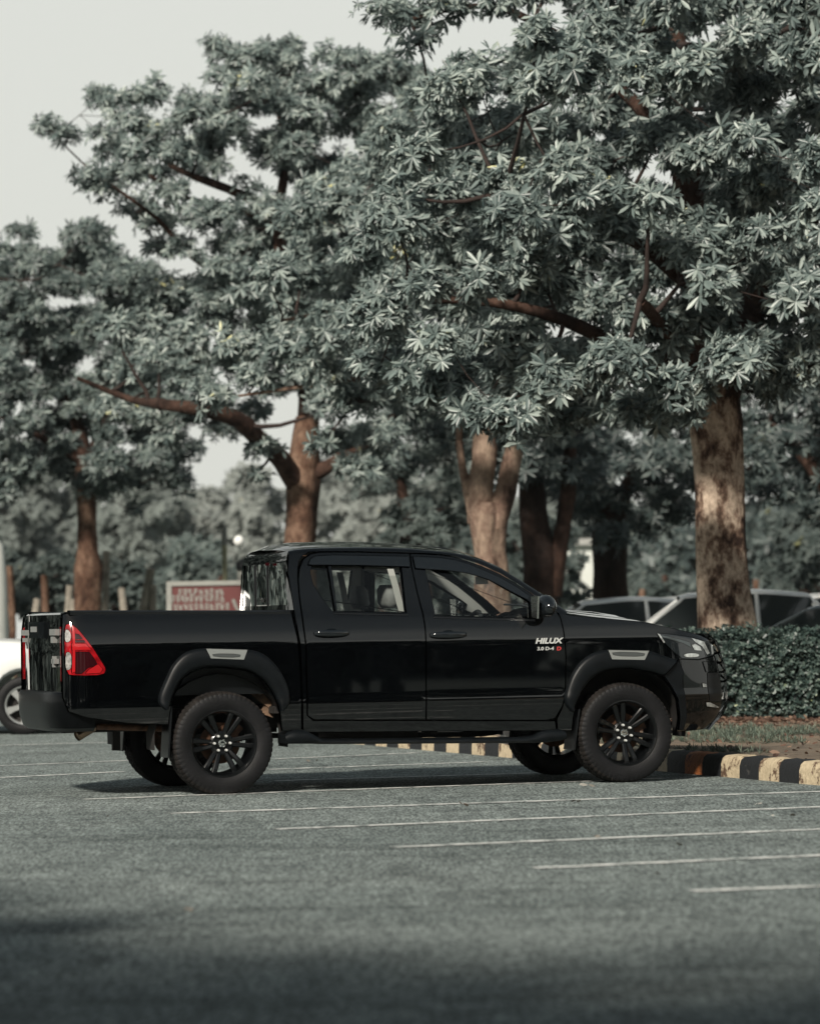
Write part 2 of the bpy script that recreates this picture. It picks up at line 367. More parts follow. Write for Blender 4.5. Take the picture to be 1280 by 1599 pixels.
for j in range(0, npath, 3):
    dd = (path[min(j+1, npath-1)]-path[max(j-1, 0)]).normalized(); inner.append(path[j]+Vector((dd.y, -dd.x, 0))*.15)
def in_poly(x, y, P):
    c = False; n = len(P); j = n-1
    for i in range(n):
        if (P[i][1] > y) != (P[j][1] > y) and x < (P[j][0]-P[i][0])*(y-P[i][1])/(P[j][1]-P[i][1])+P[i][0]: c = not c
        j = i
    return c
medpoly = [(p.x, p.y) for p in inner]+[(30, inner[-1].y+4), (40, 10), (inner[0].x+.1, 10)]
pts = list(medpoly); nb = len(pts)
rs = random.Random(9)
for i in range(2600):
    x, y = rs.uniform(-3, 14), rs.uniform(18, 47)
    if in_poly(x, y, medpoly): pts.append((x, y))
vv, ee, ff, *_ = delaunay_2d_cdt([Vector(p) for p in pts], [(i, (i+1) % nb) for i in range(nb)], [], 1, 1e-5)
def hgt(x, y):
    return .165+.02*math.sin(x*2.1+y)*math.sin(y*1.7)+.0
m = MB(); m.add([(p.x, p.y, .168 if i < nb else hgt(p.x, p.y)) for i, p in enumerate(vv)], [tuple(f) for f in ff])
tag(m.build('planting_strip', SOIL, angle=180), kind='structure')

# ================================================================== TRUCK
TRUCK = empty('pickup_truck', (TX, TY, .004), TH, 'glossy black double cab pickup truck parked nose in against the striped kerb', 'pickup truck')
def interp(xs, ys):
    xs, ys = np.array(xs, float), np.array(ys, float); n = len(xs); h = np.diff(xs); dl = np.diff(ys)/h; mm = np.zeros(n)
    for i in range(1, n-1): mm[i] = 0 if dl[i-1]*dl[i] <= 0 else 2*dl[i-1]*dl[i]/(dl[i-1]+dl[i])
    mm[0], mm[-1] = dl[0], dl[-1]
    def f(x):
        if x <= xs[0]: return float(ys[0]+(x-xs[0])*mm[0])
        if x >= xs[-1]: return float(ys[-1]+(x-xs[-1])*mm[-1])
        i = int(np.searchsorted(xs, x)-1); i = max(0, min(n-2, i)); t = (x-xs[i])/h[i]
        return float((2*t**3-3*t*t+1)*ys[i]+(t**3-2*t*t+t)*h[i]*mm[i]+(-2*t**3+3*t*t)*ys[i+1]+(t**3-t*t)*h[i]*mm[i+1])
    return f
Pz = interp([.28, .38, .50, .60, .645, .69, .85, .98, 1.072, 1.085, 1.10, 1.15, 1.20, 1.27, 1.30, 1.36, 1.50, 1.62, 1.72, 1.78],
            [.862, .874, .882, .8875, .8945, .8895, .8900, .8903, .8905, .8893, .8867, .8785, .8680, .846, .832, .806, .752, .703, .655, .62])
_sil = [(991, 1103), (1003, 1118), (1014, 1122), (1047, 1131), (1070, 1134), (1093, 1135), (1112, 1132), (1139, 1109)]
def _xc(py, px):
    x9, z = L(px, py, -.9); K = math.cos(TH)*(x9-3.3)+math.sin(TH)*.9; nE = 2.6; me_ = nE/(nE-1)
    v = K**me_-(math.sin(TH)*Pz(z))**me_; return z, 3.3+max(v, .05)**(1/me_)/math.cos(TH)
_c = sorted(_xc(a, b) for a, b in _sil)
XC0 = interp([c[0] for c in _c], [c[1] for c in _c])
def XC(z): return XC0(min(max(z, _c[0][0]-.02), _c[-1][0]+.04))+.055
def W(x, z):
    w_ = Pz(z)
    if x > 3.3:
        u = min((x-3.3)/(XC(z)-3.3), .985); w_ *= (1-u**2.6)**(1/2.6)
    if x < -.92:
        u = min((-.92-x)/.26, .97); w_ *= (1-u**2.8)**(1/2.8)*.18+.82 if u > 0 else 1
    return w_
def LS(px, py, off=0.0):           # pixel -> (x, z) on the truck's flank
    y = -.88
    for _ in range(12):
        x, z = L(px, py, y); x = min(x, XC(z)-.05) if x > 3.3 else x
        y = .5*y+.5*(-(W(x, z)+off))
    return x, z
def nrmW(x, z, e=.008):
    gx = (W(x+e, z)-W(x-e, z))/(2*e); gz = (W(x, z+e)-W(x, z-e))/(2*e)
    return Vector((-gx, -1, -gz)).normalized()
def resample(P, step=.03, closed=True):
    out = []; n = len(P)
    for i in range(n if closed else n-1):
        a, b = P[i], P[(i+1) % n]; k = max(1, int(math.dist(a, b)/step))
        for j in range(k): out.append((a[0]+(b[0]-a[0])*j/k, a[1]+(b[1]-a[1])*j/k))
    if not closed: out.append(P[-1])
    return out
def chaikin(P, it=2, closed=True, keep=()):
    for _ in range(it):
        Q = []; n = len(P)
        for i in range(n if closed else n-1):
            a, b = P[i], P[(i+1) % n]; Q += [(.75*a[0]+.25*b[0], .75*a[1]+.25*b[1]), (.25*a[0]+.75*b[0], .25*a[1]+.75*b[1])]
        if not closed: Q = [P[0]]+Q+[P[-1]]
        P = Q
    return P
def area(P): return sum(P[i][0]*P[(i+1) % len(P)][1]-P[(i+1) % len(P)][0]*P[i][1] for i in range(len(P)))/2
def panel(mb, outline, holes=(), off=0.0, depth=.03, step=.035, sm=1, hs=1, edge=.004):
    """outline/holes in local (x,z); surface y=-(W+off); rim folded inwards by depth"""
    out = resample(chaikin(outline, sm) if sm else outline, step*.8)
    if area(out) < 0: out = out[::-1]
    hl = []
    for h in holes:
        h = resample(chaikin(h, hs) if hs else h, step*.8)
        if area(h) < 0: h = h[::-1]
        hl.append(h)
    pts = list(out); con = [(i, (i+1) % len(out)) for i in range(len(out))]; loops = [list(range(len(out)))]
    for h in hl:
        b = len(pts); pts += h; k = len(h); con += [(b+i, b+(i+1) % k) for i in range(k)]; loops.append(list(range(b, b+k)))
    x0, x1 = min(p[0] for p in out), max(p[0] for p in out); z0, z1 = min(p[1] for p in out), max(p[1] for p in out)
    allp = np.array(pts); x = x0
    while x < x1:
        z = z0
        while z < z1:
            if in_poly(x, z, out) and not any(in_poly(x, z, h) for h in hl) and np.min(np.abs(allp[:, 0]-x)+np.abs(allp[:, 1]-z)) > step*.45: pts.append((x, z))
            z += step
        x += step
    vv, ee, ff, ov, *_ = delaunay_2d_cdt([Vector(p) for p in pts], con, [], 0, 1e-6)
    fs = []
    for f in ff:
        cx = sum(vv[i].x for i in f)/3; cz = sum(vv[i].y for i in f)/3
        if in_poly(cx, cz, out) and not any(in_poly(cx, cz, h) for h in hl): fs.append(tuple(f))
    vs = [(p.x, -(W(p.x, p.y)+off), p.y) for p in vv]; ns = [nrmW(p.x, p.y) for p in vv]
    mb.add(vs, fs, ns)
    for li, lp in enumerate([out]+hl):
        k = len(lp); r0, r1, r2, n0 = [], [], [], []
        for i in range(k):
            a, b = lp[i-1], lp[(i+1) % k]; t = Vector((b[0]-a[0], 0, b[1]-a[1]))
            if t.length < 1e-9: t = Vector((1, 0, 0))
            t.normalize(); o_ = Vector((t.z, 0, -t.x))*(1 if li == 0 else -1); x, z = lp[i]; y = -(W(x, z)+off)
            r0.append((x, y, z)); r1.append((x+o_.x*edge, y+.006, z+o_.z*edge)); r2.append((x+o_.x*edge, y+depth, z+o_.z*edge)); n0.append(o_)
        fs = []
        for i in range(k):
            j = (i+1) % k
            fs += [(i, j, k+j, k+i), (k+i, k+j, 2*k+j, 2*k+i)]
        if li: fs = [f[::-1] for f in fs]
        mid = [(o_*.6+nrmW(*lp[i])*.4).normalized() for i, o_ in enumerate(n0)]
        mb.add(r0+r1+r2, fs, [nrmW(*p) for p in lp]+mid+n0)
def P_(pts, off=0.0): return [LS(a, b, off) for a, b in pts]
def both(name, fn, mats, lab=None, **k):
    """build a part on the near side and its mirror on the far side; returns the two objects"""
    r = []
    if isinstance(fn, (list, tuple)):
        for f in fn: r.append(both(name, f, mats, lab, **k))
        return r
    mb = MB(); fn(mb)
    for mir in (False, True):
        o = mb.build(name, mats, k.get('parent', TRUCK) if not isinstance(k.get('parent'), (list, tuple)) else k['parent'][int(mir)], mirror=mir, angle=k.get('angle', 40))
        if lab: o['label'] = lab
        r.append(o)
    return r
# --- flanks
flareR_o = [(258, 1110), (248.6, 1101), (247.7, 1093), (250, 1083), (259, 1062), (269, 1040), (284.7, 1023), (300, 1016), (322, 1013.5), (354, 1014), (386, 1015), (412, 1021), (432, 1040), (446, 1062), (453, 1084), (453, 1101), (442.7, 1112)]
flareR_i = [(263, 1109), (265.5, 1103), (267.5, 1097), (270, 1086), (279.5, 1067), (285, 1060), (292, 1053.6), (300, 1048), (320, 1042), (354, 1042), (386, 1046), (404, 1055), (417, 1066), (426, 1079), (433, 1093), (437, 1103), (439, 1111)]
flareF_o = [(893, 1112), (884, 1103), (882, 1093), (883, 1083), (888, 1067), (893, 1055), (901, 1042), (910, 1032), (921, 1024), (933, 1018.5), (949, 1015.7), (980, 1016), (1012, 1017.3), (1026, 1021), (1038, 1026), (1048, 1029), (1057, 1032)]
flareF_i = [(897, 1111), (897.5, 1106), (898, 1102), (902, 1092), (909, 1080), (913, 1073), (918, 1067), (925, 1060), (932, 1055), (940, 1050), (955, 1046), (972, 1044), (990, 1045), (1003, 1048), (1016, 1050), (1026, 1053), (1035, 1056)]
archR = [(263, 1135), (265, 1108)]+[(a, b) for a, b in flareR_i[3:-3]]+[(436, 1100), (441, 1140)]
def bedside(mb):
    o = [(98, 961), (112, 957.5), (200, 957), (330, 957), (454, 957.5), (458, 975), (464, 1000), (468, 1050), (470, 1100), (470, 1142), (441, 1142)]
    o += [(438, 1112), (432, 1093), (425, 1079), (416, 1066), (403, 1055), (386, 1048), (354, 1044), (320, 1044), (301, 1050), (287, 1060), (272, 1086), (266, 1106), (262, 1132)]
    o += [(200, 1130), (135, 1121), (108, 1112), (99, 1090), (98, 1040), (97, 1000)]
    panel(mb, P_(o), sm=0, depth=.04)
both('bed_side', bedside, PAINT)
# bed rails, inner walls, floor
xR, zR = LS(112, 957.5); xF, zF = LS(454, 957.5)
for s in (-1, 1):
    m = MB(); rows = []
    for i in range(14):
        t = i/13; x = xR-.015+(xF-xR+.01)*t; z = zR+(zF-zR)*t; y = W(max(x, -1.05), z)+.003
        rows.append([(x, s*yy, zz) for yy, zz in ((y+.002, z-.018), (y+.004, z+.004), (y-.012, z+.016), (y-.10, z+.016), (y-.112, z+.004), (y-.112, z-.03))])
    m.grid(rows); m.build('bed_rail', TRIM, TRUCK)
m = MB()
for s in (-1, 1):
    m.grid([[(x, s*.735, z) for z in (.72, 1.33)] for x in (-1.12, .49)])
m.grid([[(x, y, .72) for y in (-.735, 0, .735)] for x in (-1.12, .49)]); m.grid([[(.49, y, z) for y in (-.75, .75)] for z in (.62, 1.31)])
m.build('bed_liner', TRIM, TRUCK, angle=30)
# tailgate
def plate(mb, x, thick, poly):     # poly in (y,z); plate facing -x at x
    k = len(poly); a = [(x, y, z) for y, z in poly]; b = [(x+thick, y, z) for y, z in poly]
    mb.add(a+b, [tuple(range(k)), tuple(range(k, 2*k))[::-1]]+[(i, (i+1) % k, k+(i+1) % k, k+i) for i in range(k)])
XT = -1.155
m = MB(); rows = []
for z in (.70, .76, .9, 1.02, 1.12, 1.2, 1.27, 1.318, 1.335, 1.335):
    row = []
    for i in range(25):
        t = -1+2*i/24; bul = .0+.03*(1-t*t)+(-.012 if 1.14 < z < 1.28 and abs(t) < .85 else 0)
        row.append((XT-bul+(.03 if z >= 1.335 else 0)+(.0 if z < 1.3 else .01), t*.70, z))
    rows.append(row)
rows[-1] = [(XT+.06, p[1], 1.335) for p in rows[-1]]
m.grid(rows); m.grid([[(XT+.06, y, z) for y in (-.7, .7)] for z in (.7, 1.335)])
for s in (-1, 1): m.grid([[(XT+d, s*.70, z) for d in (0, .06)] for z in (.7, 1.3)])
TG = m.build('tailgate', PAINT, TRUCK)
m = MB(); plate(m, XT-.062, .045, [(-.17, 1.15), (.17, 1.15), (.20, 1.27), (-.20, 1.27)]); m.build('tailgate_handle', GLOSS, TG, smooth=False)
for (y0, y1, z0, z1) in [(-.12, .10, 1.195, 1.235), (-.685, -.47, 1.17, 1.215), (-.62, -.52, 1.115, 1.16), (-.66, -.53, .965, 1.00), (-.60, -.56, .94, 1.02), (.45, .66, 1.17, 1.21), (.50, .6, 1.12, 1.15)]:
    m = MB(); plate(m, XT-.066 if abs(y0) < .2 else XT-.035, .04, [(y0, z0), (y1, z0), (y1, z1), (y0, z1)]); m.build('badge', BADGEM2, TG, smooth=False)
# rear corner pillars beside the tailgate + tail lights
def tl(mb):
    panel(mb, P_([(100.5, 977), (110.7, 975), (123, 985), (143.6, 1011), (158, 1034), (165.5, 1046), (161, 1055), (120, 1056), (103, 1053.6), (100.5, 1015)], .01), off=.014, depth=.03, sm=1, step=.02)
TLo = both('tail_light', tl, TAILRED)
tl_dark = [lambda mb: panel(mb, P_([(117, 1019), (139, 1019), (146, 1028), (152, 1039), (137, 1044), (127, 1053), (118, 1053)], .01), off=.018, depth=.01, sm=0, step=.015),
    lambda mb: panel(mb, P_([(114, 990), (123, 992), (129, 999), (113, 999)], .01), off=.018, depth=.01, sm=0, step=.015),
    lambda mb: panel(mb, P_([(113, 1001), (131, 1001), (133, 1004), (113, 1004)], .01), off=.018, depth=.01, sm=0, step=.015)]
both('dark_insert', tl_dark, TAILDARK, parent=TLo)
tl_white = [lambda mb: panel(mb, P_([(101, 985), (106, 984), (110, 990), (110, 1000), (106, 1004), (101, 1003)], .01), off=.019, depth=.01, sm=1, step=.012),
    lambda mb: panel(mb, P_([(102, 1021), (107, 1019), (111, 1024), (111, 1042), (108, 1047), (102, 1047)], .01), off=.019, depth=.01, sm=1, step=.012)]
both('reverse_lamp', tl_white, LENS, parent=TLo)
tl_b = [lambda mb: panel(mb, P_([(112, 1006), (134, 1006), (142, 1016), (112, 1016)], .01), off=.019, depth=.008, sm=0, step=.015),
        lambda mb: panel(mb, P_([(153, 1038), (160, 1046), (156, 1052), (133, 1053), (138, 1047)], .01), off=.019, depth=.008, sm=0, step=.012),
        lambda mb: panel(mb, P_([(112, 978), (116, 981), (117, 1050), (112, 1052), (113, 1015)], .01), off=.0195, depth=.008, sm=0, step=.012)]
both('light_strip', tl_b, TAILBRIGHT, parent=TLo)
for s in (-1, 1):
    m = MB(); m.grid([[(XT+.005, s*y, z) for y in (.70, .76)] for z in (.66, 1.33)]); m.grid([[(XT+.005+.05*i, s*(.76+.05*i), z) for i in range(2)] for z in (.66, 1.33)]); m.build('corner_panel', PAINT, TRUCK, angle=20)
# far tail light strip seen on the back face
for s in (-1, 1): m = MB(); plate(m, XT-.004, .03, [(s*.715, .84), (s*.80, .84), (s*.80, 1.21), (s*.715, 1.23)]); m.build('tail_light', TAILRED, TRUCK, smooth=False)
# rear bumper
m = MB(); rows = []
for (z, xo, hw) in [(.475, -1.19, .74), (.50, -1.22, .80), (.58, -1.245, .83), (.68, -1.25, .845), (.735, -1.25, .845), (.76, -1.235, .83), (.762, -1.18, .80)]:
    row = []
    for i in range(33):
        a = math.pi*i/32; c, s = math.cos(a), math.sin(a)
        y = -hw*math.copysign(abs(c)**(1/2.2), c); x = -1.0+(xo+1.0)*abs(s)**.8
        row.append((x, y, z))
    rows.append([(-.93, -hw, z)]+row+[(-.93, hw, z)])
m.grid(rows); RB = m.build('rear_bumper', simple('bumper_black', (.0025, .003, .0035), .30, spec=.12, vary=.3, scale=9), TRUCK, angle=35)

for s in (-1, 1):
    m = MB(); m.grid([[(x, s*(.845+d), z) for z, d in ((.665, .0), (.672, .012), (.735, .012), (.742, 0))] for x in (-1.0, -.97, -.94)]); m.build('bumper_pad', TRIM, RB, angle=20)
# doors
rd_hole1 = P_([(487, 884), (484, 892), (485, 899), (489, 914), (503, 936), (519, 956), (524, 956), (512, 884)])
rd_hole2 = P_([(516.7, 884), (575, 884.5), (627, 886), (635, 957.8), (525.8, 955.5)])
fd_hole = P_([(663.6, 889), (700, 890), (727, 893), (745, 898), (763, 904), (793, 921), (815, 933), (828, 941), (829, 967), (679.4, 962)])
rear_door = P_([(466.5, 906), (468.6, 888), (474, 875), (485, 867), (500, 864), (560, 864), (639, 866), (641, 885), (650, 925), (659, 960), (663, 985), (664, 1060), (664, 1124.5),
                (560, 1124.5), (490, 1124), (481, 1118), (480, 1060), (479, 1010), (475, 980), (468.5, 932)])
front_door = P_([(641.5, 866), (684, 868), (708, 871), (728, 877), (751, 885), (780, 898), (806, 913), (830, 929), (850, 943), (868, 957), (874, 966), (879, 988), (882.5, 1027), (881.5, 1083), (877, 1104), (866, 1122), (852, 1125),
                 (760, 1125), (666.5, 1124.5), (666, 1060), (665, 985), (661.5, 960), (652, 925), (643, 885)])
def door1(mb): panel(mb, rear_door, [rd_hole1, rd_hole2], depth=.05, sm=0, hs=0)
def door2(mb): panel(mb, front_door, [fd_hole], depth=.05, sm=0, hs=0)
RDs = both('rear_door', door1, PAINT); FDs = both('front_door', door2, PAINT)
def sheet(outl, off): 
    return lambda mb: panel(mb, outl, off=off, depth=.004, sm=0, step=.06)
both('window', sheet(P_([(485, 882), (482, 897), (489, 916), (520, 958), (525, 958), (513, 882)]), -.018), TINT, parent=RDs)
both('window', sheet(P_([(515, 882), (575, 882), (629, 884), (637, 960), (524, 957)]), -.018), GLASS, parent=RDs)
both('window', sheet(P_([(661, 887), (700, 888), (727, 891), (746, 896), (764, 902), (794, 919), (816, 931), (831, 940), (832, 969), (677, 964)]), -.018), GLASS, parent=FDs)
def visor(mb):
    panel(mb, P_([(481, 882), (484, 874), (492, 869.5), (520, 868), (637, 870), (639, 885.5), (560, 883), (486, 882.5)]), off=.016, depth=.02, sm=0, step=.03)
both('window_visor', visor, GLOSS, parent=RDs)
def visor2(mb):
    panel(mb, P_([(644, 870), (684, 872), (708, 875.5), (728, 881), (751, 890), (780, 903), (806, 918), (826, 932), (822, 937), (793, 922), (763, 906), (745, 900), (727, 895), (700, 891.5), (648, 888)]), off=.016, depth=.02, sm=0, step=.03)
both('window_visor', visor2, GLOSS, parent=FDs)
def trimline(mb):
    panel(mb, P_([(522, 957.5), (637, 960), (637, 962.5), (522, 960)]), off=.004, depth=.01, sm=0)
both('window_sill_trim', trimline, TRIM, parent=RDs)
def trimline2(mb):
    panel(mb, P_([(676, 963.5), (835, 968.5), (835, 971), (676, 966)]), off=.004, depth=.01, sm=0)
both('window_sill_trim', trimline2, TRIM, parent=FDs)
def handle(px0, px1, py):
    def f(mb):
        (x0, z0), (x1, z1) = LS(px0, py), LS(px1, py+.5); zc = (z0+z1)/2
        rows = []
        for i in range(15):
            t = i/14; x = x0+(x1-x0)*t; b = math.sin(math.pi*t)**.45; y = -(W(x, zc)+.006+.034*b)
            rr = .010+.010*math.sin(math.pi*t)**.5
            rows.append([(x, y+rr*math.cos(a)*.7, zc+rr*math.sin(a)*1.25) for a in [2*math.pi*k/12 for k in range(12)]])
        mb.grid(rows, closed=True)
        cx = (x0+x1)/2; rows = []
        for k in range(5):
            q = 1-k/4; rows.append([(cx+.06*q*math.cos(a), -(W(cx, zc)+.003), zc+.035*q*math.sin(a)) for a in [2*math.pi*j/20 for j in range(20)]])
        mb.grid(rows, closed=True)
    return f
both('door_handle', handle(490, 545, 989.5), GLOSS, parent=RDs); both('door_handle', handle(671, 728, 992), GLOSS, parent=FDs)
# cab shell: rear corner panel, rocker, roof rail + roof + windscreen pillars
both('cab_side', lambda mb: panel(mb, P_([(451, 868), (462, 864.5), (482, 862.5), (472, 868), (466, 876), (464.5, 888), (464, 906), (466, 932), (472.5, 980), (476.5, 1010), (477.5, 1060), (478.5, 1118), (488, 1127), (866, 1127.5), (868, 1141), (478, 1144), (474, 1140), (472, 1050), (469, 1003), (462, 968), (455, 925), (450, 895)]), depth=.10, sm=0), PAINT)
cut = [(451, 868), (463, 864), (482, 862), (500, 861.5), (530, 861.5), (560, 861.5), (600, 862.5), (640, 863.5), (684, 865.5), (708, 868.5), (728, 874.5), (751, 882.5), (780, 895.5), (806, 911), (830, 927), (850, 941), (868, 955), (880, 964)]
sil = [(449, 861.5), (461, 858.8), (480, 857.2), (500, 856.2), (530, 855.6), (560, 855.5), (600, 855.8), (640, 857.2), (684, 861), (708, 864), (728, 867.5), (754, 876), (782, 888), (808, 904), (837, 922), (859, 936.5), (875, 948), (886, 956)]
st = []
for (a, b) in zip(cut, sil):
    x, z = LS(*a); yb = W(x, z); xb, zb = L(b[0], b[1], -(yb-.045)); st.append((x, yb, z, xb, yb-.045, max(zb, z+.004)))
m = MB(); m.cur = 0
for s in (-1, 1):
    rows = [[(x, -s*(-1)*(yb)*1, z), ((x+xb)/2, s*(yb-.008), z+(zb-z)*.55), (xb, s*yy, zb), (xb, s*(yy-.015), zb+.001)] for (x, yb, z, xb, yy, zb) in st]
    rows = [[(r[0][0], s*abs(r[0][1]), r[0][2])]+r[1:] for r in rows]
    m.grid(rows)
IW = 10                              # windscreen starts at this station
def cross(i, n=17):
    x, yb, z, xb, yy, zb = st[i]; k = max(0, (i-IW)/(len(st)-1-IW)); bz = .055*(1-k)**.6*(.35 if i == 0 else .8 if i == 1 else 1) if i < len(st)-1 else 0; bx = .03+.10*k if i >= IW-1 else -.05*(1-min(1, i/2.))
    return [(xb+bx*(1-t*t), t*(yy-.015), zb+.001+bz*(1-t*t)) for t in np.linspace(-1, 1, n)]
m.grid([cross(i) for i in range(IW+1)])
ROOF = m.build('roof', PAINT, TRUCK, angle=50)
m = MB(); m.grid([cross(i) for i in range(IW, len(st))]); m.build('windscreen', GLASS, TRUCK, angle=180)
m = MB()                             # head lining
m.grid([[(p[0], p[1]*.96, p[2]-.035) for p in cross(i)] for i in range(1, IW+1)]); m.build('head_lining', LINER, TRUCK, angle=180)
# roof antenna strip / wiper
m = MB(); a = L(672, 856, -.3); b = L(711, 864, -.3)
m.tube([(a[0], -.3, a[1]), (a[0]+.1, -.3, a[1]-.006), (b[0], -.3, b[1]-.002)], [.008, .009, .014], 8); m.build('antenna', TRIM, TRUCK)
# cab back wall with window opening
xb0 = L(449, 900, -.66)[0]; XB = LS(455, 925)[0]+.0
def backpt(y, z):                    # gently crowned back wall, rolled forward at the top
    r = max(0, z-1.66); return (XB-.035*(1-(y/.8)**2)+3.2*r*r, y, z)
zt = cross(0)[8][2]; m = MB()
def backgrid(mb, zlist, ysc, off=0.0):
    mb.grid([[((lambda p: (p[0]-off, p[1], p[2]))(backpt(t*f(z), z))) for t in np.linspace(-1, 1, 19)] for z in zlist for f in [ysc]])
fullw = lambda z: W(.6, z)-.006
# frame: lower band, upper band, two side bands
backgrid(m, [1.0, 1.1, 1.2, 1.30, 1.365], fullw); backgrid(m, [1.675, 1.70, 1.73, 1.755, zt-.004], lambda z: min(fullw(z), .66-.0*(z)))
for s in (-1, 1):
    m.grid([[backpt(s*(wy*(fullw(z)-.10)+(1-wy)*fullw(z)), z) for wy in (0, .5, 1)] for z in (1.365, 1.45, 1.55, 1.62, 1.675)])
m.build('cab_back_panel', PAINT, TRUCK, angle=50)
m = MB(); backgrid(m, [1.355, 1.45, 1.55, 1.62, 1.685], lambda z: fullw(z)-.09, off=-.004); RW = m.build('rear_window', PRIV, TRUCK, angle=180)
for s in (-1, 1):
    m = MB(); m.tube([backpt(s*.19, z)[:1]+(s*.19, z) for z in (1.365, 1.45, 1.55, 1.67)], .006, 6); m.build('window_rail', TRIM, RW)
m = MB(); p = backpt(-.0, 1.41); m.box((p[0]-.012, -.03, 1.405), (.02, .06, .035)); m.box((p[0]-.012, -.08, 1.40), (.02, .03, .02)); m.build('window_latch', CHROME, RW, smooth=False)
m = MB(); p = backpt(0, 1.366); m.box((p[0]-.008, -.05, 1.366), (.012, .27, .008)); m.build('window_channel', SILVER, RW, smooth=False)
m = MB(); p = backpt(0, 1.67); m.box((p[0]-.02, -.28, 1.672), (.03, .016, .022)); m.build('stop_lamp', TAILDARK, RW, smooth=False)
# front wings, bonnet
def fender(mb):
    o = [(872, 958), (885, 961), (900, 963), (930, 966), (1000, 972), (1060, 985), (1092, 993), (1104, 999), (1108, 1003), (1112, 1024), (1090, 1031), (1066, 1030), (1058, 1031),
         (1036, 1053), (1026, 1051), (1003, 1047), (972, 1043), (940, 1049), (924, 1059), (908, 1079), (898, 1100), (894, 1120), (892, 1141), (871, 1141), (870, 1124), (879, 1106), (883.5, 1083), (884.5, 1027), (881, 988), (876, 966)]
    panel(mb, P_(o), sm=0, depth=.05)
both('front_wing', fender, PAINT)
hx = [(885, 961), (930, 966), (965, 969), (1000, 972), (1030, 978), (1060, 985), (1092, 993), (1108, 1000)]
hs_ = [LS(*p) for p in hx]
m = MB(); rows = []
for i, (x, z) in enumerate(hs_):
    k = i/(len(hs_)-1); yw = W(x, z)-.006; cr = .060*(1-k)+.022*k; row = []
    fx = [0, .01, .015, .02, .03, .05, .08, .12][i]
    for t in np.linspace(-1, 1, 41):
        c = (1-abs(t)**2.6); zz = z+cr*c
        sc = 0
        if abs(t*yw) < .34: sc = .022*(1 if abs(t*yw) < .24 else (.34-abs(t*yw))/.10)*math.exp(-((k-.30)/.20)**2)
        dip = -.012*math.exp(-((abs(t)-.62)/.08)**2)
        row.append((x+fx*(1-abs(t)**2.2), t*yw, zz+sc+dip))
    rows.append(row)
m.grid(rows); HOOD = m.build('bonnet', PAINT, TRUCK, angle=60)

m = MB(); x, yb, z, xb, yy, zb = st[-1]
m.grid([[(xb-.02+.13*(1-t*t), t*.72, zb-.03), (hs_[0][0]+.03, t*.8, hs_[0][1]+.072*(1-abs(t)**2.6)-.01)] [j] for t in np.linspace(-1, 1, 21)] for j in (0, 1)) if False else None
m.grid([[(xb-.06+.15*(1-t*t), t*.76, zb-.035) for t in np.linspace(-1, 1, 21)], [(hs_[0][0]+.05, t*.80, hs_[0][1]+.07*(1-abs(t)**2.6)-.012) for t in np.linspace(-1, 1, 21)]])
m.build('cowl', TRIM, TRUCK)
for (y0, y1) in ((-.55, .02), (.0, .55)):
    m = MB(); m.tube([(hs_[0][0]+.02, y0, hs_[0][1]+.06), (hs_[0][0]+.0, (y0+y1)/2, hs_[0][1]+.085), (hs_[0][0]-.03, y1, hs_[0][1]+.09)], .008, 6); m.build('wiper', TRIM, TRUCK)
# headlights
def hl(mb): panel(mb, P_([(1025.6, 990), (1050, 992), (1077, 996), (1096, 1001), (1109, 1004.5), (1113, 1024), (1090, 1030), (1065, 1029), (1052, 1019), (1038.7, 1005.6)], .006), off=.007, depth=.02, sm=0, step=.02)
HLo = both('headlight', hl, simple('headlamp_housing', (.012, .015, .017), .06, coat=1))
hl2 = [lambda mb: panel(mb, P_([(1067, 1023), (1076, 1021), (1091, 1021.5), (1091, 1026.5), (1076, 1027.5), (1068, 1026)], .01), off=.011, depth=.006, sm=1, step=.012),
    lambda mb: panel(mb, P_([(1079, 997), (1090, 1000), (1099, 1003), (1108, 1021), (1104, 1023), (1096, 1010), (1086, 1004)], .01), off=.011, depth=.006, sm=0, step=.012),
    lambda mb: panel(mb, P_([(1080, 1008), (1085, 1006), (1093, 1011), (1095, 1017), (1084, 1016)], .01), off=.011, depth=.006, sm=0, step=.012),
    lambda mb: panel(mb, P_([(1109, 1006), (1112, 1008), (1114, 1022), (1111, 1023)], .01), off=.011, depth=.006, sm=0, step=.012),
    lambda mb: panel(mb, P_([(1026, 990), (1030, 991), (1038, 1004), (1036, 1005)], .01), off=.011, depth=.006, sm=0, step=.012)]
both('lamp_reflector', hl2, HEADL, parent=HLo)
def hl3(mb):
    panel(mb, P_([(1032, 992.5), (1060, 999), (1077, 1004), (1079, 1012), (1066, 1005), (1034, 996)], .01), off=.010, depth=.006, sm=0, step=.012)
both('daylight_strip', hl3, simple('lamp_smoke', (.10, .115, .12), .15, metal=.5), parent=HLo)
